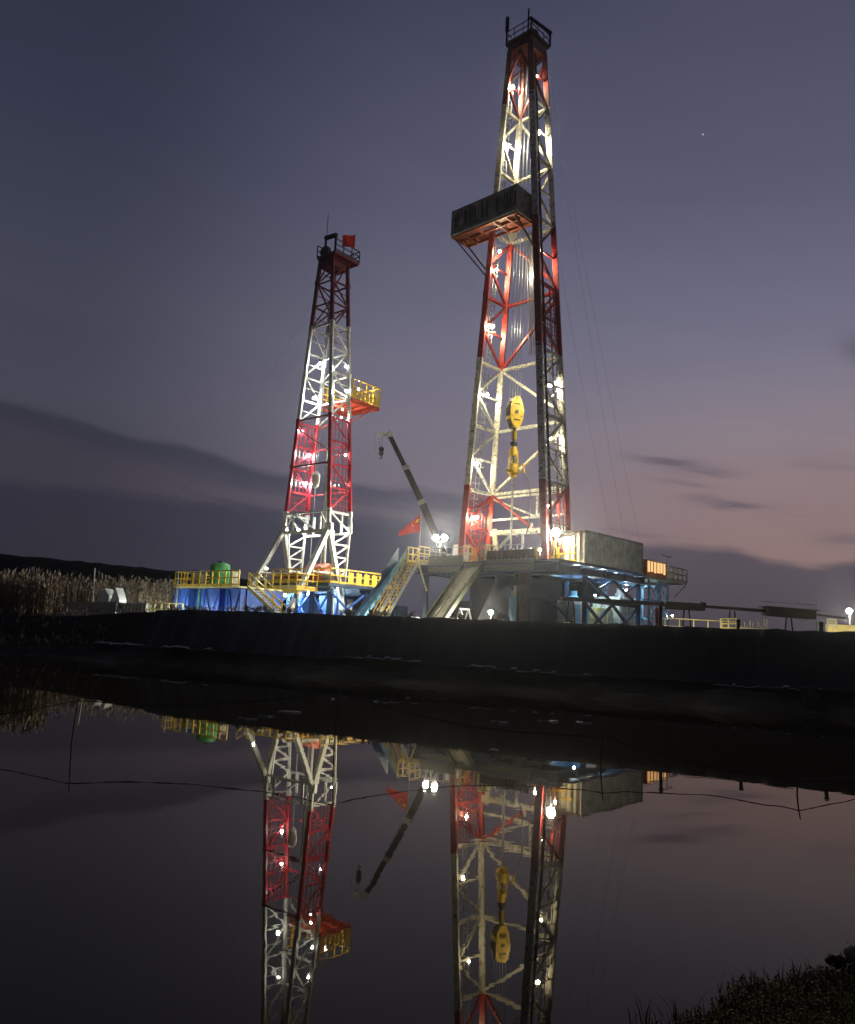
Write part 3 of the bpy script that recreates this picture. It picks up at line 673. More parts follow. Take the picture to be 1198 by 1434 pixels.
for s_ in (-1, 1): mb.bar(C0+dirp*s_*.5-thk*.4-Vector((0, 0, hh*.3)), C0+dirp*s_*.5+thk*.4-Vector((0, 0, hh*.3)), .12, .2, 0)
mb.bar(C0+Vector((0, 0, hh*.82))-thk*.42, C0+Vector((0, 0, hh*.82))+thk*.42, .34, .3, 0); mb.bar(C0-Vector((0, 0, hh*.8))-thk*.42, C0-Vector((0, 0, hh*.8))+thk*.42, .4, .36, 2)
mb.bar(C0-thk*.5, C0+thk*.52, .24, .24, 2)
for q in (.35, -.35): mb.bar(C0+thk*.46+Vector((0, 0, hh*q*1.4)), C0+thk*.485+Vector((0, 0, hh*q*1.4)), .5, .1, 2)
mb.build('sheave_housing', ['yellow', 'wtarp', 'olive'], tb)
for k in range(5):
    mb = MB(); c = C0+thk*(-.32+.16*k)+Vector((0, 0, hh*.12)); mb.lathe(c-thk*.05, [(.62, 0), (.66, .02), (.58, .05), (.66, .08), (.62, .10)], 22, 0, thk); mb.build('sheave', 'lgrey', tb)
mb = MB(); L_ = z2-z3
mb.lathe(G(BA, 0, z3), [(.13, 0), (.13, L_)], 12, 1); mb.lathe(G(BA, 0, z3+.1), [(.22, 0), (.26, .1), (.26, .6), (.2, .7)], 14, 0); mb.lathe(G(BA, 0, z3+.9), [(.2, 0), (.3, .05), (.3, .25), (.2, .3)], 14, 2)
for s in (-1, 1):
    mb.bar(G(BA, 0, z2-.1)+thk*.22*s, G(BA, 0, z2-.85)+thk*.24*s, .2, .1, 0); mb.bar(G(BA, 0, z3+.55)+dirp*.3*s, G(BA, 0, z3-.1)+dirp*.3*s, .12, .18, 0)
    mb.tube([G(BA, 0, z3+.4)+dirp*.27*s, G(BA, 0, z3-.3)+dirp*.36*s, G(BA, 0, z4-.4)+dirp*.3*s, G(BA, 0, z5+.9)+dirp*.33*s], .07, 8, 0)
mb.tube([G(BA, 0, z3+.2), G(BA, 0, z3-.15)+thk*.12, G(BA, 0, z3-.5)+thk*.22, G(BA, 0, z3-.75), G(BA, 0, z3-.55)-thk*.22], .11, 8, 1)
mb.build('hook', ['yellow', 'olive', 'black'], tb)
mb = MB(); mb.lathe(G(BA, 0, z5), [(.15, 0), (.3, .1), (.3, .3), (.44, .34), (.46, .5), (.46, .8), (.36, .84), (.3, 1.1), (.16, 1.2), (.16, 1.4)], 16, 0)
for s in (-1, 1): mb.bar(G(BA, 0, z5+.45)+dirp*.44*s, G(BA, 0, z5+.7)+dirp*.5*s, .16, .2)
mb.tube([G(BA+.4, 0, z5+.8), G(BA+.85, .1, z5+1.0), G(BA+1.0, .1, z5+.3)], .09, 8, 0)
mb.build('swivel', 'yellow', tb)
mb = MB(); mb.tube([G(BA, 0, z5), G(BA-.05, 0, ZF+.3)], .085, 8); mb.build('kelly', 'lgrey', tb)
mb = MB()
for k in range(8):
    t = (k-3.5)/3.5; mb.tube([G(BA+t*.42, .25*(-1)**k, z1-.3), G(t*.75, .35*(-1)**k, 50.8)], .022, 5)
mb.build('drilling_line', 'cable', tb)
hs = thing('drilling_hose', 'grey hose looping beside the yellow swivel inside the taller derrick', 'hose', G(BA+.9, .3, ZF))
mb = MB(); mb.tube([G(BA+.95, .1, z5+.35)]+[G(BA+1.15+.35*math.sin(t/8*math.pi), .3, z5+.3-(z5-9.4)*t/8) for t in range(1, 9)], .045, 8); mb.build('hose', 'grey', hs)
# stands of pipe racked in the mast
pr = thing('racked_pipe', 'bundle of slim drill pipe stands leaning inside the taller derrick below its board', 'drill pipe', G(.6, 1.2, ZF))
mb = MB()
for k in range(9): mb.tube([G(.25+.16*k, 1.0+.1*(k % 3), ZF+17.), G(.0+.14*k, .5+.1*(k % 2), 34.9)], .045, 5)
mb.build('pipe_stand', 'cable', pr)

# ---- things standing on the taller derrick's floor
def cabinet(fr, name, label, cat, a0, a1, b0, b1, z0, z1, m, m2, group=None):
    t = thing(name, label, cat, fr((a0+a1)/2, (b0+b1)/2, z0), -fr.A, group)
    mb = MB(); fr.box(mb, a0, a1, b0, b1, z0+.08, z1); mb.build('body', m, t, bevel=.03)
    mb = MB(); fr.box(mb, a0+.06, a1-.06, b0-.03, b0-.003, z0+.2, z1-.12); mb.build('door', m2, t)
    mb = MB(); fr.box(mb, a0-.05, a1+.05, b0-.05, b1+.05, z1+.003, z1+.06); mb.build('lid', m2, t)
    mb = MB(); fr.box(mb, a0+.05, a1-.05, b0+.05, b1-.05, z0, z0+.077); mb.build('skid', 'dark', t)
    return t
# long corrugated cabin
dh = thing('doghouse', 'grey green corrugated cabin on the rear edge of the taller derrick floor', 'cabin', G(4.25, 5.2, ZF), GR)
mb = MB(); a0, a1, b0, b1, z0, z1 = 2.82, 5.72, .75, 9.6, ZF+.0, ZF+2.42
def corr(mb, p0, p1, nrm, z0, z1, m=0, pitch=.40, dep=.085):
    L = (p1-p0).length; d = (p1-p0)/L; n = int(L/pitch); pts = []
    for k in range(n):
        for f, o in ((0, 0), (.3, 0), (.5, -dep), (.8, -dep)): pts.append(p0+d*((k+f)*L/n)+nrm*o)
    pts.append(p1)
    vs = [v+Vector((0, 0, z0)) for v in pts]+[v+Vector((0, 0, z1)) for v in pts]; k = len(pts)
    mb.add(vs, [(i, i+1, k+i+1, k+i) for i in range(k-1)], m)
G.box(mb, a0+.1, a1-.1, b0+.1, b1-.1, z0+.05, z1-.05, 0)
corr(mb, G(a1, b0+.08, 0), G(a1, b1-.08, 0), G.u, z0+.12, z1-.1, 0)
corr(mb, G(a0, b0+.08, 0), G(a0, b1-.08, 0), -G.u, z0+.12, z1-.1, 0)
corr(mb, G(a0+.08, b0, 0), G(a1-.08, b0, 0), -G.v, z0+.12, z1-.1, 1)
mb.build('wall', ['teal', 'cream'], dh)
mb = MB()
for a in (a0+.02, a1-.02):
    for b in (b0+.02, b1-.02): G.box(mb, a-.06, a+.06, b-.06, b+.06, z0+.13, z1-.11)
for z in (z0, z1-.1):
    G.box(mb, a0-.03, a1+.05, b0-.05, b0+.1, z, z+.12); G.box(mb, a0-.03, a1+.05, b1-.1, b1+.05, z, z+.12)
    G.box(mb, a1-.07, a1+.05, b0+.103, b1-.103, z, z+.12); G.box(mb, a0-.03, a0+.07, b0+.103, b1-.103, z, z+.12)
mb.build('frame', 'lgrey', dh)
mb = MB(); G.box(mb, a0, a1, b0, b1, z1+.022, z1+.05); mb.build('roof', 'lgrey', dh)
mb = MB(); G.box(mb, a0+.12, a0+.95, b0-.09, b0-.05, z0+.14, z0+1.75); do = mb.build('door', 'yellow', dh)
mb = MB(); mb.bar(G(a0+.82, b0-.12, z0+.9), G(a0+.82, b0-.12, z0+1.2), .05); mb.build('handle', 'dark', do)
mb = MB(); mb.hexa([G(a0+.1, b0-.9, z1-.55), G(a1-.7, b0-.9, z1-.55), G(a1-.5, b0-.06, z1-.3), G(a0+.1, b0-.06, z1-.3), G(a0+.1, b0-.9, z1-.5), G(a1-.7, b0-.9, z1-.5), G(a1-.5, b0-.06, z1-.25), G(a0+.1, b0-.06, z1-.25)]); mb.build('canopy', 'wtarp', dh)
lamp(dh, G(a0+1.1, b0-.5, z1-.75), .12, 'LF')
mb = MB(); railing(mb, [G(a0-.5, -.35, ZF), G(a1, -.35, ZF)], 1.15, .5, .04); mb.build('railing', 'yellow', rig)
t = thing('control_panel', 'orange box with glowing amber louvres on the rear platform beyond the corrugated cabin', 'panel cabinet', G(4.8, 11.6, ZF-.2), GR)
mb = MB(); G.box(mb, 4.2, 5.75, 10.2, 13.9, ZF-.1, ZF+1.25); mb.build('body', 'orange', t, bevel=.03)
for k in range(6): mb = MB(); G.box(mb, 5.75, 5.80, 10.42+k*.56, 10.42+k*.56+.26+.1*hsh(k, 31), ZF+.2+.1*hsh(k, 32), ZF+1.12); mb.build('glow_louvre', 'LW', t)  # amber light put into the louvre faces as emission
mb = MB(); G.box(mb, 4.3, 5.65, 10.3, 13.8, ZF-.2, ZF-.103); mb.build('skid', 'lgrey', t)
mb = MB(); mb.tube([G(6.6, 12, ZF-.2), G(6.6, 12, ZF+1.6)], .03, 6); mb.bar(G(6.6, 11.2, ZF+1.62), G(6.6, 12.9, ZF+1.62), .07)
mb.build('bracket', 'lgrey', rig)
# drawworks, cabinets, columns
t = thing('drawworks', 'dark green drawworks drum housing between the mast legs on the derrick floor', 'drawworks', G(.3, 4.6, ZF), GR)
mb = MB(); G.box(mb, -1.6, 2.0, 3.9, 5.6, ZF+.15, ZF+1.1); mb.build('housing', 'olive', t, bevel=.08)
mb = MB(); mb.lathe(G(.2, 4.75, ZF+1.2), [(.7, -1.3), (.7, -1.2), (.45, -1.15), (.45, 1.15), (.7, 1.2), (.7, 1.3)], 20, 0, G.u); mb.build('drum', 'grey', t)
mb = MB(); G.box(mb, -1.8, 2.2, 3.8, 5.8, ZF, ZF+.147); mb.build('skid', 'dark', t)
cabinet(G, 'tool_cabinet', 'olive steel cabinet on the derrick floor left of the pipe ramp', 'cabinet', -4.3, -3.2, 1.5, 2.5, ZF, ZF+1.4, 'olive', 'grey')
cabinet(G, 'driller_cabin', 'pale cabin box on the left end of the derrick floor beneath two floodlights', 'cabin', -6.9, -5.0, .9, 2.6, ZF, ZF+1.85, 'cream', 'lgrey')
cabinet(G, 'tool_cabinet', 'orange cabinet at the foot of the red left mast leg', 'cabinet', -3.1, -2.7, -1.7, -1.2, ZF, ZF+1.25, 'orange', 'coral')
mb = MB(); a, z = G.on_b(697, 770, 1.0); base = G(a, 1.0, ZF)
mb.bar(base, base+Vector((.0, 0, 3.0))-G.u*.35, .5, .4, w2=.34); mb.bar(base+Vector((0, 0, .02)), base+Vector((0, 0, .2)), .9); mb.bar(base+Vector((0, 0, 2.6))-G.u*.5, base+Vector((0, 0, 2.7))+G.u*1.6, .22, .22)
solo(mb, 'pipe_handler', 'cream', 'pale leaning pipe handling column on the floor behind the left mast legs', 'pipe handler', base)
mb = MB(); a, z = G.on_b(732, 772, -.2); zt = G.on_b(727, 748, -.2)[1]; base = G(a, -.2, ZF)
top = zt-.25
mb.tube([base, base+Vector((0, 0, top-ZF-.1))]+[base+Vector((0, 0, top-ZF))-G.u*.3*(1-math.cos(t))+Vector((0, 0, .3*math.sin(t))) for t in [math.pi*k/8 for k in range(1, 8)]], .1, 8)
solo(mb, 'gooseneck_pipe', 'wtarp', 'white gooseneck vent pipe on the derrick floor right of the kelly', 'vent pipe', base, smooth=True)
t = thing('rotary_table', 'low grey rotary table with valves around the kelly on the derrick floor', 'rotary table', G(BA, 0, ZF))
mb = MB(); mb.lathe(G(BA, 0, ZF), [(.9, 0), (.9, .2), (.55, .22), (.5, .35), (.2, .36)], 24); mb.build('table', 'grey', t)
mb = MB()
for k in range(6): q = G(BA+1.2+.38*k, -1.9, ZF); mb.tube([q, q+Vector((0, 0, .6+.25*(k % 2)))], .06, 6); mb.lathe(q+Vector((0, 0, .65+.25*(k % 2))), [(.14, 0), (.14, .04)], 8)
solo(mb, 'valve_manifold', 'lgrey', 'row of short grey valves on the floor edge above the right skirt', 'valves', G(BA+2., -1.9, ZF))
mb = MB()
for k in range(5): q = G(-2.2+.33*k, -1.4, ZF); mb.tube([q, q+Vector((0, 0, .9+.3*hsh(k, 3)))], .09, 8)
solo(mb, 'pipe_collars', 'grey', 'cluster of short pipe joints standing at the head of the ramp', 'pipe joints', G(-1.6, -1.4, ZF))

# flag at the left end of the floor
def flag(name, label, top, h, pole_bot, L, H, drop, dirv, stars, taper=.5, pr=.03):
    t = thing(name, label, 'flag', pole_bot)
    mb = MB(); mb.tube([pole_bot, top+Vector((0, 0, .1))], pr, 6); mb.build('pole', 'lgrey', t)
    n, k = 14, 8; dirv = Vector(dirv).normalized(); sd_ = dirv.cross(Vector((0, 0, 1)))
    def pt(u, v, off=0.):
        wv = math.sin(u*7+v*1.5)*.14*u*L*.5+math.sin(u*3+1)*.1*u
        return top+dirv*(u*L)+Vector((0, 0, -v*H*(1-taper*u)-u*u*drop*L*.1-u*drop*L*.9))+sd_*(wv+off)
    mb = MB(); vs = [pt(i/n, j/k) for j in range(k+1) for i in range(n+1)]; vs += [pt(i/n, j/k, .012) for j in range(k+1) for i in range(n+1)]
    o = (n+1)*(k+1); fs = []
    for j in range(k):
        for i in range(n):
            f = (j*(n+1)+i, j*(n+1)+i+1, (j+1)*(n+1)+i+1, (j+1)*(n+1)+i); fs += [f, tuple(x+o for x in reversed(f))]
    mb.add(vs, fs, 0)
    cl = mb.build('cloth', 'flag', t, True)
    if stars:
        for cu, cv, r_, rot in ((.17, .25, .15, 0), (.33, .1, .05, .3), (.40, .2, .05, .1), (.40, .35, .05, .5), (.33, .46, .05, .2)):
            for off in (-.012, .024):
                mb = MB(); vs = []
                for i in range(10): r2 = r_ if i % 2 == 0 else r_*.4; th = math.pi/2+i*math.pi/5+rot; vs.append(pt(cu+r2*math.cos(th)*H/L, cv-r2*math.sin(th), off))
                vs.append(pt(cu, cv, off)); mb.add(vs, [(10, i, (i+1) % 10) for i in range(10)]); mb.build('star', 'star', cl)
    return t
a, z = G.on_b(590, 720, -2.7); top = G(a, -2.7, z)
flag('flag', 'red flag with yellow stars drooping from a pole on the taller derrick floor', top, 2.6, G(a, -2.7, ZF), 1.75, 1.45, .95, (-1, -.25, 0), True, .82)

# under-floor equipment
def box_skid(fr, name, label, cat, a0, a1, b0, b1, z0, z1, m, m2):
    t = thing(name, label, cat, fr((a0+a1)/2, (b0+b1)/2, z0), -fr.A)
    mb = MB(); fr.box(mb, a0, a1, b0, b1, z0+.25, z1); mb.build('body', m, t, bevel=.06)
    mb = MB(); fr.box(mb, a0-.1, a1+.1, b0-.1, b1+.1, z0, z0+.247); mb.build('skid', m2, t)
    n = max(2, int((b1-b0)/.9))
    for k in range(n):
        mb = MB(); b = b0+(b1-b0)*(k+.2)/n; fr.box(mb, a1+.002, a1+.06, b, b+(b1-b0)/n*.6, z0+.5, z1-.25); mb.build('panel', m2, t)
    mb = MB(); c = fr((a0+a1)/2, (b0+b1)/2, z1); mb.lathe(c, [(.4, 0), (.4, .35), (.25, .45), (.25, .8)], 12); mb.build('motor', m2, t)
    return t
box_skid(G, 'pump_skid', 'pale blue white pump skid under the corrugated cabin, nearest the front leg', 'pump', 2.9, 4.3, 1.6, 4.0, 2.3, 4.9, 'swhite', 'lblue')
box_skid(G, 'mixing_skid', 'pale yellow mixing skid under the middle of the corrugated cabin', 'pump', 3.0, 4.4, 4.9, 7.3, 2.3, 4.6, 'paleyellow', 'teal')
box_skid(G, 'generator_set', 'white generator box beneath the far end of the corrugated cabin', 'generator', 2.6, 4.6, 8.0, 11.5, 2.3, 5.6, 'swhite', 'lgrey')
box_skid(G, 'valve_cabinet', 'bright blue cabinet standing under the floor by the brown front leg', 'cabinet', 1.1, 2.0, -2.05, -1.2, 2.3, 5.0, 'lblue', 'swhite')
t = thing('covered_stack', 'grey tarpaulin cone under the taller derrick floor beside the low lamp', 'covered stack', G(-.2, -1.2, 2.3))
mb = MB(); mb.lathe(G(-.2, -1.2, 2.3), [(2.1, 0), (1.75, .9), (1.2, 2.2), (.75, 3.3), (.6, 3.6)], 18); o = mb.build('cover', 'gtarp', t, True)
mb = MB(); mb.tube([G(-.2, -1.2, 5.85), G(-.2, -1.2, 6.6)], .5, 14); mb.build('stack', 'dblue', t)
t = thing('trestle', 'white A shaped trestle on the ground right of the ramp foot', 'trestle', G(-.6, -5.0, 2.3))
mb = MB()
for s in (0, .9):
    q = G(-.8+s*.2, -5.2+s, 0)
    for k in (-.6, .6): mb.bar(G(-.7+k, -5.3+s, 2.3), G(-.7, -5.3+s, 3.9), .1)
    mb.bar(G(-1.05, -5.3+s, 2.9), G(-.35, -5.3+s, 2.9), .07)
mb.bar(G(-.7, -5.4, 3.9), G(-.7, -4.3, 3.9), .12); mb.build('frame', 'wtarp', t)
# stair tower at the rear end
tw = thing('stair_tower', 'pale blue lattice stair tower under the end of the corrugated cabin', 'stair tower', G(4.9, 12.2, 2.3), GR)
mb = MB()
for a in (3.6, 5.9):
    for b in (10.3, 13.7): mb.bar(G(a, b, 2.3), G(a, b, ZF-.4), .17)
for z in (2.7, 4.1, 5.5, 6.8):
    for b in (10.3, 13.7): mb.bar(G(3.6, b, z), G(5.9, b, z), .12)
    for a in (3.6, 5.9): mb.bar(G(a, 10.3, z), G(a, 13.7, z), .12)
mb.bar(G(5.9, 11.9, 2.3), G(5.9, 11.9, ZF-.4), .14); mb.bar(G(5.9, 12.3, 2.3), G(5.9, 12.3, ZF-.4), .14)
mb.build('frame', 'lblue', tw)
mb = MB()
for z in (2.7, 4.1, 5.5): mb.bar(G(5.9, 10.3, z), G(5.9, 11.9, z+1.3), .1); mb.bar(G(5.9, 12.3, z+1.3), G(5.9, 13.7, z), .1); mb.bar(G(5.9, 11.9, z), G(5.9, 10.3, z+1.3), .08)
mb.build('bracing', 'lblue', tw)
mb = MB()
for k in range(14): z = 2.6+k*.33; mb.bar(G(5.95, 11.92, z), G(5.95, 12.28, z), .06)
mb.build('ladder', 'swhite', tw)
t = thing('red_drape', 'dark red cloth hanging on the corner of the pale blue stair tower', 'cloth', G(6.2, 11.3, 2.5))
mb = MB(); vs = []; n = 12
for j in range(9):
    for i in range(n+1): vs.append(G(6.16+.1*math.sin(i*1.3)+.03*j*.3, 10.9+i*.075*(1-.03*j), 4.9-j*.3))
fs = [(j*(n+1)+i, j*(n+1)+i+1, (j+1)*(n+1)+i+1, (j+1)*(n+1)+i) for j in range(8) for i in range(n)]
mb.add(vs, fs); o = mb.build('cloth', 'sred', t, True); sm = o.modifiers.new('thick', 'SOLIDIFY'); sm.thickness = .03
# ------------------------------------------------------------------ right side: flow line, barrier, lamps
fl = thing('flow_line', 'long dark pipe run on stands, with two boxed sections, right of the taller derrick', 'pipe run', (14, 50, 2.3))
def fp(px, py, Y=50.): return at(px, py, Y)
mb = Each(); mb.bar(fp(786, 838), fp(938, 846.5), .2, .24); mb.bar(fp(975, 848.5, 50.2), fp(1072, 855.5, 50.7), .16, .16, w2=.22); mb.bar(fp(1138, 860, 51), fp(1185, 866, 51.3), .12)
mb.build('pipe', 'black', fl)
mb = MB(); mb.bar(fp(930, 847.5), fp(982, 850.5, 50.2), .6, .46); mb.bar(fp(980, 848, 50.2), fp(988, 850, 50.2), .25, .5); mb.build('casing', 'black', fl)
mb = MB(); A_, B_ = fp(1072, 856, 50.7), fp(1139, 861.5, 51)
mb.bar(A_, B_, .8, .56); mb.bar(A_+Vector((-.2, 0, .30)), B_+Vector((.2, 0, .30)), .95, .06); mb.build('casing', 'black', fl)
for px, py, Y in ((800, 842, 50), (962, 853, 50.1), (1026, 856, 50.4), (1105, 864, 50.8)):
    q = fp(px, py, Y); mb = MB()
    for s in (-.35, .35): mb.bar((q.x+s, q.y, 2.3), (q.x+s*.4, q.y, q.z), .09)
    mb.bar((q.x-.3, q.y, 3.2), (q.x+.3, q.y, 3.2), .07); mb.build('stand', 'black', fl)
mb = MB(); q = fp(1143, 868, 51); qt = fp(1143, 846, 51); mb.bar((q.x, q.y, 2.3), qt, .09); mb.tube([qt-Vector((0, 0, .05)), fp(1068, 842, 51)], .02, 5); mb.build('signal_pole', 'lgrey', fl)
bar_ = thing('barrier', 'low pale barrier wall with handrail behind the bank, right of the stair tower', 'barrier', at(985, 880, 46))
q0, q1 = at(932, 876, 45), at(1032, 881.5, 45)
mb = MB(); mb.hexa([Vector((q0.x, q0.y, 2.3)), Vector((q1.x, q1.y, 2.3)), Vector((q1.x, q1.y+.3, 2.3)), Vector((q0.x, q0.y+.3, 2.3)), q0, q1, q1+Vector((0, .3, 0)), q0+Vector((0, .3, 0))]); mb.build('wall', 'cream', bar_); mb = MB(); c_ = q0.lerp(q1, .5); c_.z = 2.45; mb.bar(c_, c_+Vector((-.3, -2.2, 0)), .05); o = mb.build('unseen_lamp_arm', 'dark', bar_); lamp(o, c_+Vector((-.3, -2.2, .1)), .13, 'L')  # unseen lamp on the arm is added to brighten the barrier
mb = MB(); railing(mb, [q0, q1], .42, .8, .025, rails=(1.,)); railing(mb, [q1+Vector((-.9, 0, -.05)), q1], .6, .45, .04); mb.build('handrail', 'paleyellow', bar_)
q0, q1 = at(1038, 878.5, 45), at(1096, 881, 45)
mb = MB(); mb.hexa([Vector((q0.x, q0.y, 2.3)), Vector((q1.x, q1.y, 2.3)), Vector((q1.x, q1.y+.8, 2.3)), Vector((q0.x, q0.y+.8, 2.3)), q0, q1, q1+Vector((0, .8, 0)), q0+Vector((0, .8, 0))])
for k in range(14): q = q0.lerp(q1, (k+.3)/14.5); mb.bar(q+Vector((0, .4, 0)), q+Vector((0, .4, .12+.5*hsh(k, 21)*(hsh(k, 22) > .5))), .05)
solo(mb, 'pipe_pallet', 'cream', 'low pale pallet with thin upright rods, right of the handrail barrier', 'pallet', Vector((q0.x, q0.y, 2.3)))
yf = thing('yellow_barrier', 'pale yellow low wall and railing at the right edge under a floodlight', 'barrier', at(1180, 884, 46))
q0, q1 = at(1160, 874, 46), at(1290, 880, 46)
mb = MB(); mb.hexa([Vector((q0.x, q0.y, 2.3)), Vector((q1.x, q1.y, 2.3)), Vector((q1.x, q1.y+.3, 2.3)), Vector((q0.x, q0.y+.3, 2.3)), q0, q1, q1+Vector((0, .3, 0)), q0+Vector((0, .3, 0))]); mb.build('wall', 'paleyellow', yf); mb = MB(); c_ = q0.lerp(q1, .25); c_.z = 2.45; mb.bar(c_, c_+Vector((-.3, -2.2, 0)), .05); o = mb.build('unseen_lamp_arm', 'dark', yf); lamp(o, c_+Vector((-.3, -2.2, .1)), .13, 'L')  # arm and lamp added out of sight to brighten the yellow wall
mb = MB(); railing(mb, [at(1160, 876, 45.8), at(1172, 877, 45.8)], .35, .45, .05); mb.build('handrail', 'cream', yf)
fm = thing('floodlight_mast', 'small floodlight on a pole at the right edge of the frame', 'floodlight', Vector((at(1190, 854, 52).x, 52, 2.3)))
q = at(1190, 854, 52); flood(fm, Vector((q.x, q.y, 2.3)), q.z-2.3-.35, (-.45, -1, -.1), .27, 'LF', 1)
box_skid(Frame(at(1205, 866, 55).x, 55, .3), 'site_hut', 'yellow equipment box partly cut off by the right edge', 'equipment box', -1.4, 2.0, 0, 2, 2.3, 3.9, 'paleyellow', 'cream')

# ------------------------------------------------------------------ crane behind the taller derrick
cr = thing('mobile_crane', 'dark telescopic crane boom raised between the two derricks', 'crane', Vector((at(648, 850, 70).x, 70, 2.3)))
tip, s1, s2, root = at(546, 610, 69.5), at(568, 655, 69.6), at(591, 703, 69.8), at(640, 822, 70)
mb = MB(); mb.bar(tip, s1, .3, .4); mb.bar(s1, s2, .38, .5); mb.bar(s2, root, .46, .6)
mb.bar(root, root+(s2-root)*.45+Vector((.7, 0, -.9)), .3); bo = mb.build('boom', 'dark', cr)
mb = Each()
for s in (s1, s2): d = (tip-root).normalized(); mb.bar(s-d*.22, s+d*.2, .5, .64)
mb.build('collar', 'lgrey', bo)
hd = tip+Vector((-.85, 0, .12)); mb = MB(); mb.bar(tip+Vector((.15, 0, .05)), hd, .26, .22); mb.lathe(hd+Vector((0, .15, -.1)), [(.24, 0), (.24, .3)], 12, 0, (0, -1, 0)); mb.lathe(tip+Vector((0, .2, .1)), [(.28, 0), (.28, .4)], 12, 0, (0, -1, 0)); mb.build('boom_head', 'lgrey', bo)
mb = MB(); hk = at(534, 636, 69.5); 
for s in (-.16, .16): mb.tube([hd+Vector((s, 0, -.1)), hk+Vector((s*.6, 0, .55))], .018, 5)
mb.tube([hd+Vector((-.45, 0, .05)), hd+Vector((-.42, 0, -1.5))], .018, 5)
mb.build('hoist_rope', 'dark', bo)
mb = MB(); mb.lathe(hk+Vector((0, .12, .45)), [(.22, 0), (.25, .05), (.25, .2), (.22, .25)], 14, 0, (0, -1, 0)); mb.ball(hk+Vector((0, 0, .08)), .24, 0); mb.tube([hk+Vector((0, 0, -.15)), hk+Vector((.12, 0, -.3)), hk+Vector((0, 0, -.42)), hk+Vector((-.12, 0, -.32))], .05, 6); mb.build('hook_block', 'black', cr)
mb = MB(); fx = Frame(root.x-.6, 70.2, .2)
fx.box(mb, -4, 6, -1.2, 1.2, 2.9, 3.4); mb.build('chassis', 'dark', cr)
mb = MB(); fx.box(mb, -5.6, -4.03, -1.2, 1.2, 2.8, 4.4); fx.box(mb, -5.64, -5.58, -1., 1., 3.6, 4.4); mb.build('cab', 'dblue', cr, bevel=.12)
mb = MB(); fx.box(mb, -.5, 4.2, -1.1, 1.1, 3.45, 5.0); mb.build('turntable', 'dblue', cr, bevel=.1)
for a in (-4.4, -1.2, 3.6, 5.0):
    for b in (-1.15, 1.15): mb = MB(); mb.lathe(fx(a, b-.15, 2.82), [(.3, 0), (.52, .03), (.52, .3), (.3, .33)], 18, 0, fx.v); mb.build('wheel', 'black', cr)

# ------------------------------------------------------------------ the smaller derrick
S = Frame(-9.527, 67.538, .688); SR = -.688
rg2 = thing('drilling_rig', 'smaller white and crimson drilling derrick with yellow board and splayed legs', 'drilling rig', S(0, 0, 2.3), SR)
def sd2(z): t = (z-6)/30; return 6.39+(1.483-6.39)*t, 2.657+(1.833-2.657)*t
def sc2(n, z): W, Dp = sd2(z); return S((-.5 if n[0] == 'L' else .5)*W, (-.5 if n[1] == '1' else .5)*Dp, z)
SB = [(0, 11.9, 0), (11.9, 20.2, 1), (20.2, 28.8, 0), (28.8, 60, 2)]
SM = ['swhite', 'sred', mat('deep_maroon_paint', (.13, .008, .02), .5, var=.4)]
sl = [10.2, 11.9, 14.0, 16.05, 18.1, 20.2, 22.3, 24.4, 26.6, 28.8, 30.9, 33.0, 35.2]
mb = MB()
for i in range(len(sl)-1):
    z0, z1 = sl[i], sl[i+1]
    for s in 'LR':
        bbar(mb, sc2(s+'1', z1-.12), sc2(s+'2', z1-.12), .13, SB)
        if i % 2: bbar(mb, sc2(s+'1', z0), sc2(s+'2', z1), .12, SB)
        else: bbar(mb, sc2(s+'2', z0), sc2(s+'1', z1), .12, SB)
        if z0 >= 11.9: zz = (z0+z1)/2; bbar(mb, sc2(s+'1', zz), sc2(s+'2', zz), .06, SB)
        if 11.9 <= z0 < 20:
            W0, D0 = sd2(z0); W1, D1 = sd2(z1); g_ = -.5 if s == 'L' else .5
            for f in (-.25, -.05, .15, .3): bbar(mb, S(g_*W0, f*D0, z0), S(g_*W1, f*D1, z1), .05, SB)
            for k in range(4): zz = z0+(z1-z0)*k/4; W, Dp = sd2(zz); bbar(mb, S(g_*W, -.5*Dp, zz), S(g_*W, .5*Dp, zz), .035, SB)
    # the far face is braced; above the crimson band the near face too
    if i % 2 == 1 or z0 > 20: bbar(mb, sc2('L2', z1-.12), sc2('R2', z1-.12), .12, SB)
    if z0 >= 20: bbar(mb, sc2('L2' if i % 2 else 'R2', z0), sc2('R2' if i % 2 else 'L2', z1), .09, SB)
    if z0 >= 28.7:
        bbar(mb, sc2('L1', z1-.12), sc2('R1', z1-.12), .11, SB); bbar(mb, sc2('L1' if i % 2 else 'R1', z0), sc2('R1' if i % 2 else 'L1', z1), .09, SB)
for z in (11.85, 16.05, 20.25, 28.75): bbar(mb, sc2('L1', z), sc2('R1', z), .15, [(0, 11.9, 0), (11.9, 20.4, 2), (20.4, 60, 0)])
bbar(mb, sc2('L1', 10.2), sc2('R1', 10.2), .24, SB); bbar(mb, sc2('L2', 10.2), sc2('R2', 10.2), .2, SB)
bbar(mb, sc2('L1', 19.6), sc2('R1', 17.0), .1, SB)
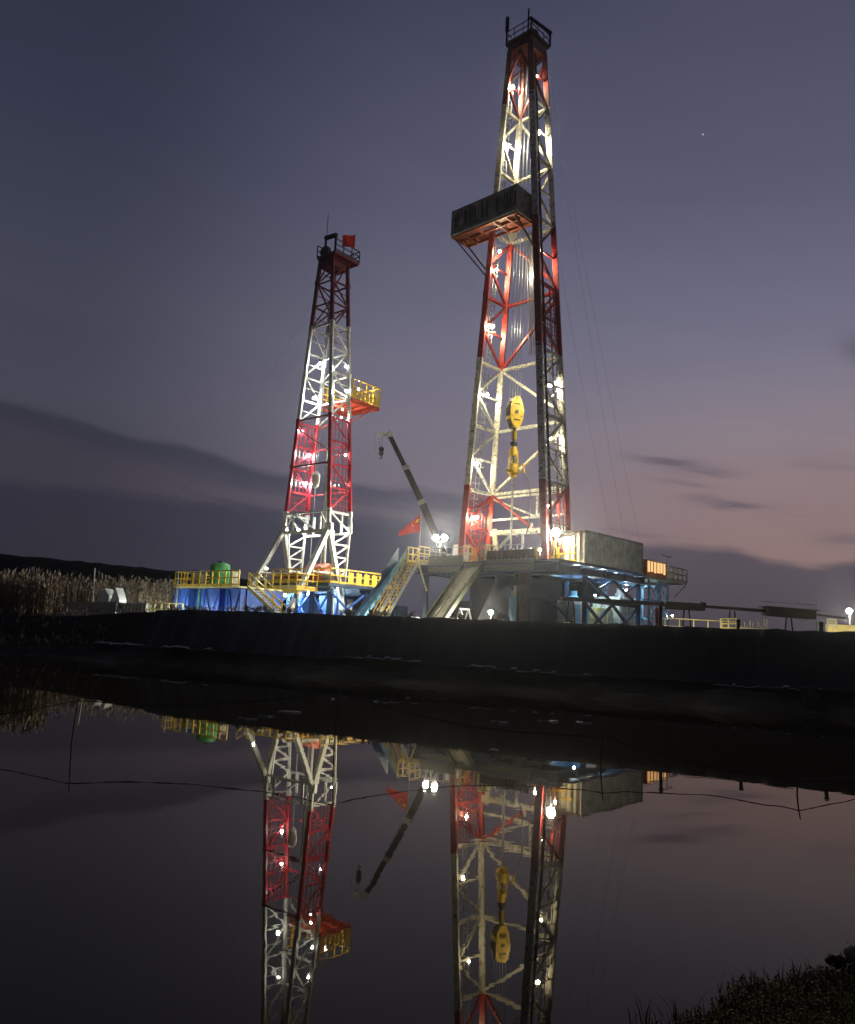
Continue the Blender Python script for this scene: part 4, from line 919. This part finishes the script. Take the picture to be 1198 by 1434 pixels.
# box portal above the splayed legs
for s, f in (('L', .62), ('R', .62)):
    g_ = -.5 if s == 'L' else .5
    for ff in (-.5, .5):
        for z0, z1 in ((10.2, 11.9),): W, Dp = sd2(11); bbar(mb, S(g_*W*f, ff*Dp, z0), S(g_*W*f, ff*Dp, z1), .16, SB)
W, Dp = sd2(11); bbar(mb, S(-W*.31, -.5*Dp, 11.8), S(W*.2, -.5*Dp, 10.3), .13, SB); bbar(mb, S(-W*.5, -.5*Dp, 10.3), S(-W*.31, -.5*Dp, 11.8), .1, SB)
bbar(mb, S(W*.5, -.5*Dp, 10.3), S(W*.31, -.5*Dp, 11.8), .1, SB)
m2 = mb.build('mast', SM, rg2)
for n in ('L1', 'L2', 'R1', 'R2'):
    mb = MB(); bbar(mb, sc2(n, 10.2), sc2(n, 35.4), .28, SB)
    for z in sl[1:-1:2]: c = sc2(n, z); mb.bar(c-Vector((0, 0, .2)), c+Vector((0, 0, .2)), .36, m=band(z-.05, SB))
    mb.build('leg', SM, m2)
# lower legs: struts splayed towards the water, rear lattice columns
for s in 'LR':
    g_ = -1 if s == 'L' else 1
    W, Dp = sd2(10.2); k = sc2(s+'1', 10.3)
    W6, D6 = sd2(5.8)
    mb = MB(); bz, zz = (-6.6, 2.4)
    mb.bar(k+Vector((0, 0, .15)), S(g_*W6*.5, -5.6, 2.6), .42, .34); mb.bar(k+Vector((0, 0, .15)), S(g_*(W6*.5-.1), 1.0, 2.6), .40, .32)
    mb.bar(S(g_*W6*.5, -3.1, 6.6), S(g_*W6*.5, -.9, 6.6), .16); mb.bar(k-Vector((0, 0, .2)), k+Vector((0, 0, .5)), .6, .5)
    mb.build('splayed_leg', 'swhite', m2)
    mb = MB()
    zb_ = 5.8 if s == 'L' else 2.6; aa = g_*W*.49; cb = lambda f, z: (-.75 if f == 0 else 1.2)+((.35 if f == 0 else -.25)*(10.2-z)/4.4)
    for f in (0, 1): mb.bar(S(aa, cb(f, 10.2), 10.2), S(aa, cb(f, zb_), zb_), .2)
    for k_ in range(4):
        z0 = 5.9+k_*1.07; mb.bar(S(aa, cb(0, z0), z0), S(aa, cb(1, z0+1.05), z0+1.05), .12); mb.bar(S(aa, cb(0, z0), z0), S(aa, cb(1, z0), z0), .12)
    mb.build('rear_column', 'swhite', m2)
# crown
mb = MB(); W, Dp = sd2(35.3); S.box(mb, -W/2-.3, W/2+.5, -Dp/2-.2, Dp/2+1.0, 35.3, 35.55, 0); S.box(mb, -W/2, W/2, -Dp/2, Dp/2, 34.4, 35.3, 0)
railing(mb, [S(W/2+.5, -Dp/2-.2, 35.55), S(W/2+.5, Dp/2+1., 35.55), S(-W/2-.3, Dp/2+1., 35.55), S(-W/2-.3, -Dp/2-.2, 35.55)], 1.1, .9, .035, 1)
mb.build('crown_platform', [SM[2], 'dark'], m2)
mb = MB()
a0, z0 = S.on_b(457, 333, -.6); a1, z1 = S.on_b(471, 329, -.6)
for a, z in ((a0, z0), (a1, z1)): mb.bar(S(a, -.6, 35.5), S(a, -.6, z), .16)
mb.bar(S(a0-.1, -.6, z0), S(a1+.1, -.6, z1), .3); mb.build('gin_pole', 'dark', m2); mb = MB()
a, z = S.on_b(457, 352, -.9); mb.ball(S(a, -.9, z), .5, 0); mb.bar(S(a, -.9, 35.5), S(a, -.9, z), .8); mb.build('sheave_guard', 'dark', m2); mb = MB()
a, z = S.on_b(460, 300, -.6); mb.tube([S(a, -.6, 35.5), S(a, -.6, z)], .03, 5)
mb.build('antenna', 'dark', m2)
a, z = S.on_b(498, 329, .9); flag('flag', 'small plain red flag on a pole at the top of the smaller derrick', S(a, .9, z), 2, S(a, .9, 35.5), 1.15, 1.2, .12, (-1, -.1, 0), False, .1)
e = at(70, 850, 84); e.z = 2.4; guy(m2, sc2('L2', 28.8), e, 1.0)
e = at(140, 850, 92); e.z = 2.4; guy(m2, sc2('L2', 35.2), e, 1.2)
# yellow board on the far side
mb = MB(); z0 = 22.3; a0, a1, b0, b1 = -2.1, 2.15, 1.25, 4.75
S.box(mb, a0, a1, b0, b1, z0, z0+.08, 0)
for b in (b0, 2.4, 3.6, b1): mb.bar(S(a0, b, z0-.12), S(a1, b, z0-.12), .14, .22, m=0)
for a in (a0, 0, a1): mb.bar(S(a, b0, z0-.3), S(a, b1, z0-.14), .12, .2, m=0)
mb.bar(S(a1-.1, b1-.6, z0-.2), S(1.7, 1.25, z0-2.3), .09, m=0); mb.bar(S(a0+.1, b1-.6, z0-.2), S(-1.7, 1.25, z0-2.3), .09, m=0)
railing(mb, [S(a1, b0, z0+.08), S(a1, b1, z0+.08), S(a0, b1, z0+.08), S(a0, b0, z0+.08)], 1.75, .9, .05, 1, (1., .62, .35, .1))
for k in range(7): b = b0+.1+k*.5; S.box(mb, a1+.04, a1+.07, b, b+.36, z0+.1, z0+.95, 1)
for k in range(6): a = a0+.1+k*.7; S.box(mb, a, a+.5, b1+.04, b1+.07, z0+.1, z0+.95, 1)
S.box(mb, a1+.0, a1+.03, b1-.7, b1, z0+.1, z0+1.6, 2)
mb.build('monkey_board', ['coral', 'yellow', 'cream'], m2)
for s, px, py, r_ in [('L', 447, 511, .2), ('L', 441, 556, .26), ('L', 433, 638, .2), ('L', 428, 679, .22), ('R', 484, 637, .17), ('R', 484, 680, .17), ('R', 486, 513, .2), ('R', 486, 548, .2), ('R', 486, 738, .2), ('L', 418, 742, .18), ('L', 424, 602, .12), ('R', 478, 585, .12)]:
    g_ = -.5 if s == 'L' else .5
    z, f = solve(lambda z, f: S(g_*sd2(z)[0]*.9, f*sd2(z)[1], z), px, py, (9, 35), (-.42, .42), 80)
    lamp(m2, S(g_*sd2(z)[0]*.9, f*sd2(z)[1], z), r_*.85, 'LS')
lamp(m2, S(1.5, 2.6, 23.6), .16, 'LS'); lamp(m2, S(.6, 1.6, 21.6), .12, 'LS')  # lamp on the yellow board is added to brighten its panels
# floor, deck, railings
mb = MB(); S.box(mb, -4.2, 4.1, -2.0, 6.5, 5.55, 5.75)
for b in (-1.9, 1.5, 4.5): mb.ibar(S(-4.2, b, 5.3), S(4.1, b, 5.3), .45)
mb.build('rig_floor', 'dblue', rg2)
mb = MB(); railing(mb, [S(2.6, -1.9, 5.75), S(4.05, -1.9, 5.75), S(4.05, 6.4, 5.75), S(-4.1, 6.4, 5.75)], 1.2, 1., .045); railing(mb, [S(-4.1, -1.9, 5.75), S(2.0, -1.9, 5.75)], 1.2, 1.1, .045); mb.build('railing', 'yellow', rg2)
mb = MB()
for k in range(5): b = .1+k*.95; S.box(mb, 4.07, 4.11, b, b+.6, 5.85, 6.75)
mb.build('side_panel', 'yellow', rg2)
for a, b in ((-3.9, -1.7), (-1, -1.7), (1.8, -1.7), (3.9, -1.7), (-3.9, 6.2), (3.9, 6.2), (3.9, 2.4)):
    mb = MB(); mb.ibar(S(a, b, 2.3), S(a, b, 5.3), .34); mb.build('support_leg', 'dblue', rg2)
mb = Each()
for a0, a1 in ((-3.9, -1), (-1, 1.8), (1.8, 3.9)): mb.bar(S(a0, -1.7, 2.4), S(a1, -1.7, 5.1), .14); mb.bar(S(a1, -1.7, 2.4), S(a0, -1.7, 5.1), .12)
for b0, b1 in ((-1.7, 2.4), (2.4, 6.2)): mb.bar(S(3.9, b0, 2.4), S(3.9, b1, 5.1), .14); mb.bar(S(3.9, b1, 2.4), S(3.9, b0, 5.1), .14)
mb.build('brace', 'blue', rg2)
for a, b, z in ((-2.4, -1.0, 4.9), (.6, -1.0, 4.9), (3.0, .3, 4.9), (-.5, -2.6, 4.7)): lamp(rg2, S(a, b, z), .2, 'LB')
box_skid(S, 'pump_skid', 'blue pump skid under the smaller derrick floor, on the left behind the yellow stair', 'pump', -3.4, -1.6, .2, 2.2, 2.3, 4.7, 'blue', 'dblue')
box_skid(S, 'pump_skid', 'blue pump skid under the smaller derrick floor, on the right between the splayed legs', 'pump', .2, 2.4, .6, 2.6, 2.3, 4.9, 'blue', 'swhite')
# line and hook inside the small mast
t = thing('travelling_block', 'small pale hook block on lines inside the smaller derrick', 'travelling block', S(-.55, 0, 12.5))
zb = 14.9; mb = MB(); mb.lathe(S(-.55, 0, zb), [(.1, -.7), (.3, -.5), (.38, 0), (.38, .5), (.2, .8)], 12); mb.build('block', 'swhite', t)
mb = MB()
for k in (-.12, .12): mb.tube([S(-.55+k, 0, zb+.7), S(k, 0, 35.2)], .028, 5)
mb.tube([S(-.55, 0, zb-.6), S(-.6, 0, 6.5)], .05, 6); mb.build('line', 'cable', t)
mb = MB(); mb.tube([S(1.0, .2, 5.8), S(.5, .3, 24.)], .16, 8); mb.tube([S(.55, .2, 5.8), S(.25, .3, 30.)], .06, 6)
solo(mb, 'standpipe', 'lgrey', 'pale grey standpipe rising inside the smaller derrick', 'standpipe', S(.8, .2, 5.8))
t = thing('drawworks', 'orange red rounded drawworks between the splayed legs of the smaller derrick', 'drawworks', S(.4, -1.0, 5.75), SR)
mb = MB(); c = S(.9, -.2, 6.6); mb.lathe(c, [(.75, -1.1), (.95, -1.05), (.95, -.3), (.8, -.25), (.8, .25), (.95, .3), (.95, 1.05), (.75, 1.1)], 20, 0, S.u); mb.build('drum', 'coral', t)
mb = MB(); S.box(mb, -1.6, 2.3, -.9, .6, 5.75, 6.1); S.box(mb, -2.6, -.9, -.9, .7, 6.103, 6.7); mb.build('base', 'oxide', t)
mb = MB(); mb.ball(S(2.15, -.6, 6.45), .42); mb.build('brake_motor', 'lgrey', t)
t = thing('engine_skid', 'orange engine skid on the smaller derrick floor by its left lattice column', 'engine', S(-3.0, -.9, 5.75), SR)
mb = MB(); S.box(mb, -3.7, -2.0, -1.5, .2, 5.9, 6.6); mb.build('block', 'oxide', t, bevel=.06)
mb = MB(); S.box(mb, -3.8, -1.9, -1.6, .3, 5.75, 5.897); mb.build('skid', 'coral', t)
# front deck with yellow railing and stair
fd = thing('front_deck', 'steel walkway deck with yellow railing and stair in front of the smaller derrick', 'walkway deck', S(1.5, -4.5, 2.3), SR)
mb = MB(); S.box(mb, -3.4, 3.5, -4.9, -2.6, 5.0, 5.15); mb.ibar(S(-3.4, -4.8, 4.85), S(3.5, -4.8, 4.85), .3); mb.build('deck', 'yellow', fd)
mb = MB(); railing(mb, [S(-2.4, -4.85, 5.15), S(3.4, -4.85, 5.15), S(3.4, -2.7, 5.15)], 1.15, .9, .04); mb.build('railing', 'yellow', fd)
for a in (-3.2, -.2, 3.3): mb = MB(); mb.ibar(S(a, -4.7, 2.3), S(a, -4.7, 4.7), .24); mb.build('support_leg', 'dblue', fd)
T = Frame(-9.527, 67.538, .688)
# blue tanks with railing, stair
tk = thing('mud_tank', 'blue mud tank skid with braced panels and yellow railing, left of the smaller derrick', 'mud tank', S(-2.5, -10, 2.3), SR)
ta0, ta1, tb0, tb1 = -5.1, 3.2, -9.9, -6.0; zt = 4.78
mb = MB(); S.box(mb, ta0+.15, ta1, tb0+.5, tb1, 2.3, zt-.02); mb.build('tank_body', 'blue', tk)
for a0, a1 in ((ta0, ta0+1.75), (-1.3, .6), (1.6, 3.1)):
    mb = MB(); S.box(mb, a0, a1, tb0, tb0+.48, 2.3, zt-.05)
    mb.bar(S(a0+.1, tb0-.03, zt-.2), S((a0+a1)/2, tb0-.03, 2.6), .1, .06, m=1); mb.bar(S(a1-.1, tb0-.03, zt-.2), S((a0+a1)/2, tb0-.03, 2.6), .1, .06, m=1)
    for a in (a0, a1): mb.bar(S(a, tb0-.04, 2.3), S(a, tb0-.04, zt-.05), .1, .08, m=1)
    mb.build('panel', ['blue', 'blue'], tk)
mb = MB()
for a in (-2.6, -1.9): mb.tube([S(a, tb0+.4, 2.4), S(a, tb0+.4, zt)], .06, 6)
mb.build('pipe', 'green', tk)
mb = MB(); S.box(mb, ta0-.1, 3.1, tb0-.25, tb1, zt, zt+.12); mb.build('walkway', 'paleyellow', tk)
mb = MB(); railing(mb, [S(ta0-.05, tb1, zt+.12), S(ta0-.05, tb0-.2, zt+.12), S(3.0, tb0-.2, zt+.12)], 1.15, .85, .04); mb.build('railing', 'yellow', tk)
# stair going down to the right
mb = MB(); rl = MB(); p0, p1 = S(2.55, tb0-.35, zt+.1), S(5.0, tb0-1.2, 2.3)
q0, q1 = at(347, 822, 57.2), at(393, 866, 55.5)
dv = Vector((.55, .75, 0))
for o in (Vector(), dv): mb.bar(q0+o, q1+o, .08, .26)
for k in range(12): c = q0.lerp(q1, (k+.5)/12); mb.bar(c, c+dv, .26, .04)
for o in (Vector(), dv):
    for h in (.55, 1.05): rl.tube([q0+o+Vector((0, 0, h)), q1+o+Vector((0, 0, h))], .04, 6)
    for k in range(5): c = q0.lerp(q1, k/4)+o; rl.tube([c, c+Vector((0, 0, 1.05))], .03, 6)
so = mb.build('stair', 'paleyellow', tk); rl.build('handrail', 'yellow', so)
for a in (-6.4, -4.2, .9):
    mb = MB(); mb.bar(S(a, tb0-.1, 2.45), S(a, tb0-2.2, 2.55), .06); o = mb.build('unseen_lamp_arm', 'dark', tk); lamp(o, S(a, tb0-2.2, 2.62), .17, 'LS')  # low lamps out of view, put in for the lit tank front and crate
t = thing('green_tank', 'rounded green tank standing on the blue mud tank walkway', 'tank', S(-1.6, -8.2, zt+.12))
c = at(307, 815, 62.5); c.z = zt+.12; zt_ = at(307, 788, 62.5).z-c.z
mb = MB(); mb.lathe(c, [(.74, .15), (.78, .2), (.78, zt_-.35), (.72, zt_-.15), (.5, zt_-.03), (.1, zt_)], 24); mb.build('body', 'green', t, True)
mb = MB(); mb.lathe(c, [(.6, 0), (.6, .147)], 24); mb.build('base_ring', 'dark', t); mb = MB(); mb.lathe(c+Vector((0, 0, zt_)), [(.2, 0), (.2, .12)], 12); mb.build('hatch', 'dark', t)
t.location = c; 
for ch in t.children:
    d = c-S(-1.6, -8.2, zt+.12)
    for v in ch.data.vertices: v.co -= d
c = at(328, 818, 62.0); c.z = zt+.12; mb = MB(); mb.lathe(c, [(.28, 0), (.34, .05), (.34, .9), (.38, .92), (.38, 1.25), (.3, 1.3)], 16)
solo(mb, 'white_drum', 'wtarp', 'small white drum beside the green tank on the blue tank walkway', 'drum', c)
c = at(277, 815, 62.6); t = thing('panel_box', 'grey blue cabinet behind the railing at the left end of the blue tank', 'cabinet', Vector((c.x, c.y, zt+.12)), SR)
f3 = Frame(c.x, c.y, .688); mb = MB(); f3.box(mb, -.6, .6, -.3, .3, zt+.12, zt+1.2); mb.build('body', 'lgrey', t, bevel=.02); mb = MB(); f3.box(mb, -.68, .68, -.4, .4, zt+1.203, zt+1.45); mb.build('roof', 'blue', t)
# pole lamp added in front of the smaller derrick to light the blue tank
lp = thing('added_pole_lamp', 'added thin lamp pole in front of the smaller derrick beside the yellow stair', 'lamp', S(4.2, -8.6, 2.3))
mb = MB(); mb.tube([S(4.2, -8.6, 2.3), S(4.2, -8.6, 6.2)], .05, 6); mb.build('pole', 'lgrey', lp); lamp(lp, S(4.2, -8.6, 6.3), .12, 'LS')

# ------------------------------------------------------------------ left side
def slab(x0, y0, x1, y1, Y, zb, dep, mb, m=0, Y1=None):
    q0, q1 = at(x0, y0, Y), at(x1, y1, Y1 or Y)
    mb.hexa([Vector((q0.x, q0.y, zb)), Vector((q1.x, q1.y, zb)), Vector((q1.x, q1.y+dep, zb)), Vector((q0.x, q0.y+dep, zb)), q0, q1, q1+Vector((0, dep, 0)), q0+Vector((0, dep, 0))], m); return q0, q1
t = thing('pump_box', 'long low grey steel box with a light rim in front of the reeds', 'steel box', at(128, 862, 58))
mb = MB(); q0, q1 = slab(91, 845, 163, 845, 58, 2., 2., mb); mb.build('body', 'lgrey', t); mb = MB(); mb.bar(q0+Vector((-.05, .05, .06)), q1+Vector((.05, .05, .06)), .12); mb.build('rim', 'lgrey', t)
t = thing('white_crate', 'white ribbed panel crate between the grey box and a yellow railing', 'crate', at(185, 862, 57.5))
mb = MB(); q0, q1 = slab(165, 845.5, 205, 846, 57.5, 2., 1.2, mb); mb.build('body', 'cream', t)
mb = MB()
for k in range(9): q = q0.lerp(q1, k/8); mb.bar((q.x, q.y-.04, 2.), (q.x, q.y-.04, q.z+.02), .07)
mb.bar(q0+Vector((-.05, -.04, .05)), q1+Vector((.05, -.04, .05)), .08); mb.build('rib', 'wtarp', t)
t = thing('yellow_railing', 'low pale yellow railing between the white crate and the blue mud tank', 'railing', at(230, 862, 58))
q0, q1 = at(206, 858, 58), at(255, 860, 58); mb = MB(); railing(mb, [q0-Vector((0, 0, .3)), q1-Vector((0, 0, .3))], 1.05, .55, .045); mb.build('rail', 'paleyellow', t)
for k in range(5): q = q0.lerp(q1, k/4); mb = MB(); mb.bar((q.x, q.y+.1, 1.9), (q.x, q.y+.1, q.z+.3), .09); mb.build('post', 'paleyellow', t)
def canvas(px, pw, ys, Y, label):     # ys: heights of the roof outline from left to right, in a row across the front
    mb = MB(); n = len(ys); f = [at(px-pw/2+pw*i/(n-1), y, Y) for i, y in enumerate(ys)]; dp = Vector((.15, 1.1, 0))
    vs = [v for p in f for v in (Vector((p.x, p.y, 2.2)), p)]; vs += [v+dp for v in vs]; k = 2*n; fs = []
    for i in range(n-1): a = 2*i; fs += [(a, a+2, a+3, a+1), (k+a, k+a+1, k+a+3, k+a+2), (a+1, a+3, k+a+3, k+a+1)]
    fs += [(0, 1, k+1, k), (2*n-2, k+2*n-2, k+2*n-1, 2*n-1)]; mb.add(vs, fs); b = f[n//2].copy(); b.z = 2.2
    solo(mb, 'canvas_shelter', 'wtarp', label, 'canvas shelter', b, 'white canvas shelters by the reeds')
canvas(160.5, 13, (842, 836, 829, 823, 830, 840), 60, 'small white canvas shelter with a pointed top before the reeds')
canvas(146, 12, (829, 825, 826, 824, 829, 834), 60.5, 'small white canvas shelter with a blunt top, left of the pointed one')
for px, y0, y1, Y, lab in ((133, 797, 850, 62, 'thin pale pole rising out of the reeds behind the grey box'), (250, 801, 858, 60, 'thin slanted pole at the left corner of the blue mud tank')):
    a = at(px, y0, Y); b = at(px-3, y1, Y); b.z = 2.2; mb = MB(); mb.tube([b, a], .05, 6); mb.lathe(a, [(.08, 0), (.05, .08)], 6)
    solo(mb, 'thin_pole', 'lgrey', lab, 'pole', b)

# reeds
reedm = mat('dry_reed', (.20, .15, .105), .8, var=.5, scale=1.5); plume = mat('reed_plume', (.32, .26, .20), .9, var=.4, scale=3); leafm = mat('reed_leaf', (.22, .18, .10), .8, var=.5, scale=2)
mb = MB(); rnd = random.Random(5)
def reed(x, y, h, z0):
    th = rnd.uniform(0, 6.28); lx, ly = math.cos(th)*.35*rnd.random(), math.sin(th)*.35*rnd.random(); wd = rnd.uniform(.018, .035)
    a = rnd.uniform(0, 3.14); sx_, sy_ = math.cos(a)*wd, math.sin(a)*wd
    p0, p1, p2 = Vector((x, y, z0)), Vector((x+lx*.3, y+ly*.3, z0+h*.55)), Vector((x+lx, y+ly, z0+h)); d = Vector((sx_, sy_, 0))
    mb.add([p0-d, p0+d, p1+d*.8, p1-d*.8, p2+d*.4, p2-d*.4], [(0, 1, 2, 3), (3, 2, 4, 5)], 0)
    if rnd.random() < .6:
        t_ = p2+Vector((lx*.5+.1*rnd.uniform(-1, 1), ly*.3, .28)); e = Vector((math.cos(a+1), math.sin(a+1), 0))*rnd.uniform(.05, .10)
        mb.add([p2-Vector((0, 0, .08)), p2+e+Vector((0, 0, .1)), t_, p2-e+Vector((0, 0, .12))], [(0, 1, 2, 3)], 1)
    for k in range(3):
        f = rnd.uniform(.25, .9); c = p0.lerp(p1, f*1.6) if f < .55 else p1.lerp(p2, (f-.5)*2); th2 = rnd.uniform(0, 6.28); L_ = rnd.uniform(.3, .65)
        o = Vector((math.cos(th2), math.sin(th2), 0)); q = c+o*L_*.6+Vector((0, 0, L_*.4)); q2 = c+o*L_+Vector((0, 0, L_*.1)); wv = o.cross(Vector((0, 0, 1)))*.022
        mb.add([c-wv, c+wv, q+wv, q-wv, q2], [(0, 1, 2, 3), (3, 2, 4)], 2)
cnt = 0
while cnt < 5200:
    s = rnd.uniform(-46, -7); t_ = 1.2+26*rnd.random()**1.5
    p = bank(s, t_, 0); px, py = proj((p.x, p.y, 3))
    if px > 262 or px < -90: continue
    if 80 < px < 262 and p.y < 62.5: continue
    if px > 245 and rnd.random() < .6: continue
    h = (2.0+vn(p.x*.5, p.y*.5)*.7+.75*(p.y > 60))*rnd.uniform(.6, 1.08)
    reed(p.x, p.y, h, 2.1); cnt += 1
tag(mb.build('reeds', [reedm, plume, leafm]), 'tall dry brown reeds on the far bank at the left', 'reeds', kind='stuff')
# low growth on the bank at the left, by the water
mb = MB()
for k in range(220):
    s = rnd.uniform(-44, -20); t_ = rnd.uniform(-2.2, 1.0); p = bank(s, t_, 0); z0 = .3+max(0, (t_+1.6)/2.6)*1.7; reed(p.x, p.y, rnd.uniform(.3, .9), z0)
for k in range(60):
    s = rnd.uniform(-20, 2); p = bank(s, rnd.uniform(.2, 1.6), 0); n_ = rnd.randint(2, 5) if rnd.random() < .4 else 1
    for q in range(n_): reed(p.x+rnd.uniform(-.15, .15), p.y+rnd.uniform(-.15, .15), rnd.uniform(.05, .2), crest(s)-.02)
tag(mb.build('weeds', [reedm, plume, leafm]), 'sparse dry weeds on the dark bank below the reeds', 'weeds', kind='stuff')

# ------------------------------------------------------------------ near bank, lower right
NB0, NB1 = Vector((ray(925, 1462).x, ray(925, 1462).y, 0))*(-EYE/ray(925, 1462).z), Vector((ray(1198, 1374).x, ray(1198, 1374).y, 0))*(-EYE/ray(1198, 1374).z)
NBN = Vector((NB1.y-NB0.y, NB0.x-NB1.x, 0)).normalized()
def nbk(x, y): return (x-NB0.x)*NBN.x+(y-NB0.y)*NBN.y   # metres inland from the water's edge
def nb(u, v):
    x = .3+u*7.; y = 1.6+v*6.6
    k = nbk(x, y)+(vn(x*1.7, y*1.7)-.5)*.10+(vn(x*5, y*5)-.5)*.06
    z = -.3 if k < -.3 else min(.5, .22*k+.02)
    return Vector((x, y, max(-.3, z)+(vn(x*4, y*4)-.5)*.06))
soil = mat('near_bank_soil', (.035, .028, .018), .9, var=.6, scale=6, bump=.8)
grid(70, 60, nb, 'near_bank', soil)
ugm = [mat('olive_leaf', (.115, .095, .028), .7, var=.5, scale=9, spec=.04), mat('brown_leaf', (.12, .075, .028), .8, var=.5, scale=9, spec=.04), mat('green_leaf', (.055, .068, .02), .7, var=.5, scale=9, spec=.04)]
mb = MB(); rnd = random.Random(9); cnt = 0
while cnt < 4200:
    u, v = rnd.random(), rnd.random(); p = nb(u, v)
    if p.z < .0: continue
    px, py = proj(p)
    if px < 860 or px > 1300 or py > 1540: continue
    cnt += 1; h = rnd.uniform(.03, .10)*(1+.6*vn(p.x*3, p.y*3)); lean = Vector((rnd.uniform(-.5, .5), rnd.uniform(-.5, .5), 1)).normalized(); m = 0 if rnd.random() < .45 else (1 if rnd.random() < .6 else 2)
    tp = p+lean*h; mb.tube([p, tp], .0025, 3, m=1, cap=False)
    for k in range(rnd.randint(9, 16)):
        c = p.lerp(tp, rnd.uniform(.25, 1)); th = rnd.uniform(0, 6.28); L_ = rnd.uniform(.008, .026); o = Vector((math.cos(th), math.sin(th), rnd.uniform(-.2, .7))).normalized(); sd_ = o.cross(Vector((0, 0, 1))).normalized()*L_*.36
        mb.add([c, c+o*L_*.5+sd_, c+o*L_, c+o*L_*.5-sd_], [(0, 1, 2, 3)], m)
cnt = 0
while cnt < 1500:
    p = nb(rnd.random(), rnd.random()); px, py = proj(p)
    if p.z < -.01 or px < 880 or px > 1300 or py > 1540: continue
    cnt += 1; th = rnd.uniform(0, 6.28); h = rnd.uniform(.06, .2); d = Vector((math.cos(th), math.sin(th), 0)); b_ = d.cross(Vector((0, 0, 1)))*rnd.uniform(.0025, .005); ln = rnd.uniform(.2, .9)*h
    q1 = p+Vector((0, 0, h*.6))+d*ln*.35; q2 = p+Vector((0, 0, h*rnd.uniform(.7, 1)))+d*ln
    mb.add([p-b_, p+b_, q1+b_*.8, q1-b_*.8, q2], [(0, 1, 2, 3), (3, 2, 4)], rnd.choice((0, 1, 1)))
tag(mb.build('undergrowth', ugm), 'low brown green weeds on the near bank at the lower right', 'weeds', kind='stuff')
def rock(px, py, Y, r, m, label):
    c = at(px, py, Y); c.z = max(c.z-.02, .03); mb = MB(); rn = random.Random(int(px)); n, k = 14, 8; vs = []
    for j in range(k+1):
        for i in range(n):
            th, ph = 2*math.pi*i/n, math.pi*j/k; q = Vector((math.cos(th)*math.sin(ph), math.sin(th)*math.sin(ph), .7*math.cos(ph))); vs.append(c+q*r*(.6+.5*vn(q.x*2+px, q.y*2+q.z*3)+.35*vn(q.x*6+px, q.y*6-q.z*7)))
    mb.add(vs, [(j*n+i, j*n+(i+1) % n, (j+1)*n+(i+1) % n, (j+1)*n+i) for j in range(k) for i in range(n)])
    solo(mb, 'rock', m, label, 'rock', c-Vector((0, 0, r*.5)), 'rocks on the near bank', True)
rock(1197, 1330, 5.4, .06, 'rock', 'pale rock at the right edge of the near bank')
rock(1172, 1342, 5.3, .055, 'drock', 'rounded dark rock beside the pale rock on the near bank')
rock(1137, 1357, 5.1, .022, 'rock', 'small pale stone among the weeds on the near bank')

# ------------------------------------------------------------------ light left in the sky: faint afterglow from the lower right
sl_ = bpy.data.lights.new('afterglow', 'SUN'); sl_.energy = .05; sl_.angle = R(25); sl_.color = (1, .8, .75)
so_ = bpy.data.objects.new('afterglow', sl_); COL.objects.link(so_); so_.rotation_euler = Vector((-.8, -.5, -.18)).to_track_quat('-Z', 'Y').to_euler()

# ------------------------------------------------------------------ thin evening haze
hm = bpy.data.materials.new('haze_air'); hm.use_nodes = True
hn = hm.node_tree; hn.nodes.remove(hn.nodes['Principled BSDF'])
pv = hn.nodes.new('ShaderNodeVolumePrincipled'); pv.inputs['Density'].default_value = HAZE; pv.inputs['Anisotropy'].default_value = .9; pv.inputs['Color'].default_value = (.9, .92, 1., 1)
hn.links.new(pv.outputs[0], hn.nodes['Material Output'].inputs['Volume'])
mb = MB(); mb.hexa([(-330, -40, -3), (330, -40, -3), (330, 330, -3), (-330, 330, -3), (-330, -40, 60), (330, -40, 60), (330, 330, 60), (-330, 330, 60)])
tag(mb.build('haze', hm), kind='stuff')

# ------------------------------------------------------------------ render settings
SC.view_settings.view_transform = 'Standard'; SC.view_settings.look = 'None'; SC.view_settings.exposure = 0; SC.view_settings.gamma = 1
cy = SC.cycles; cy.use_denoising = True
try: cy.denoiser = 'OPENIMAGEDENOISE'
except Exception: pass
cy.max_bounces = 6; cy.diffuse_bounces = 2; cy.glossy_bounces = 4; cy.volume_bounces = 0; cy.sample_clamp_indirect = 4
cy.use_light_tree = True
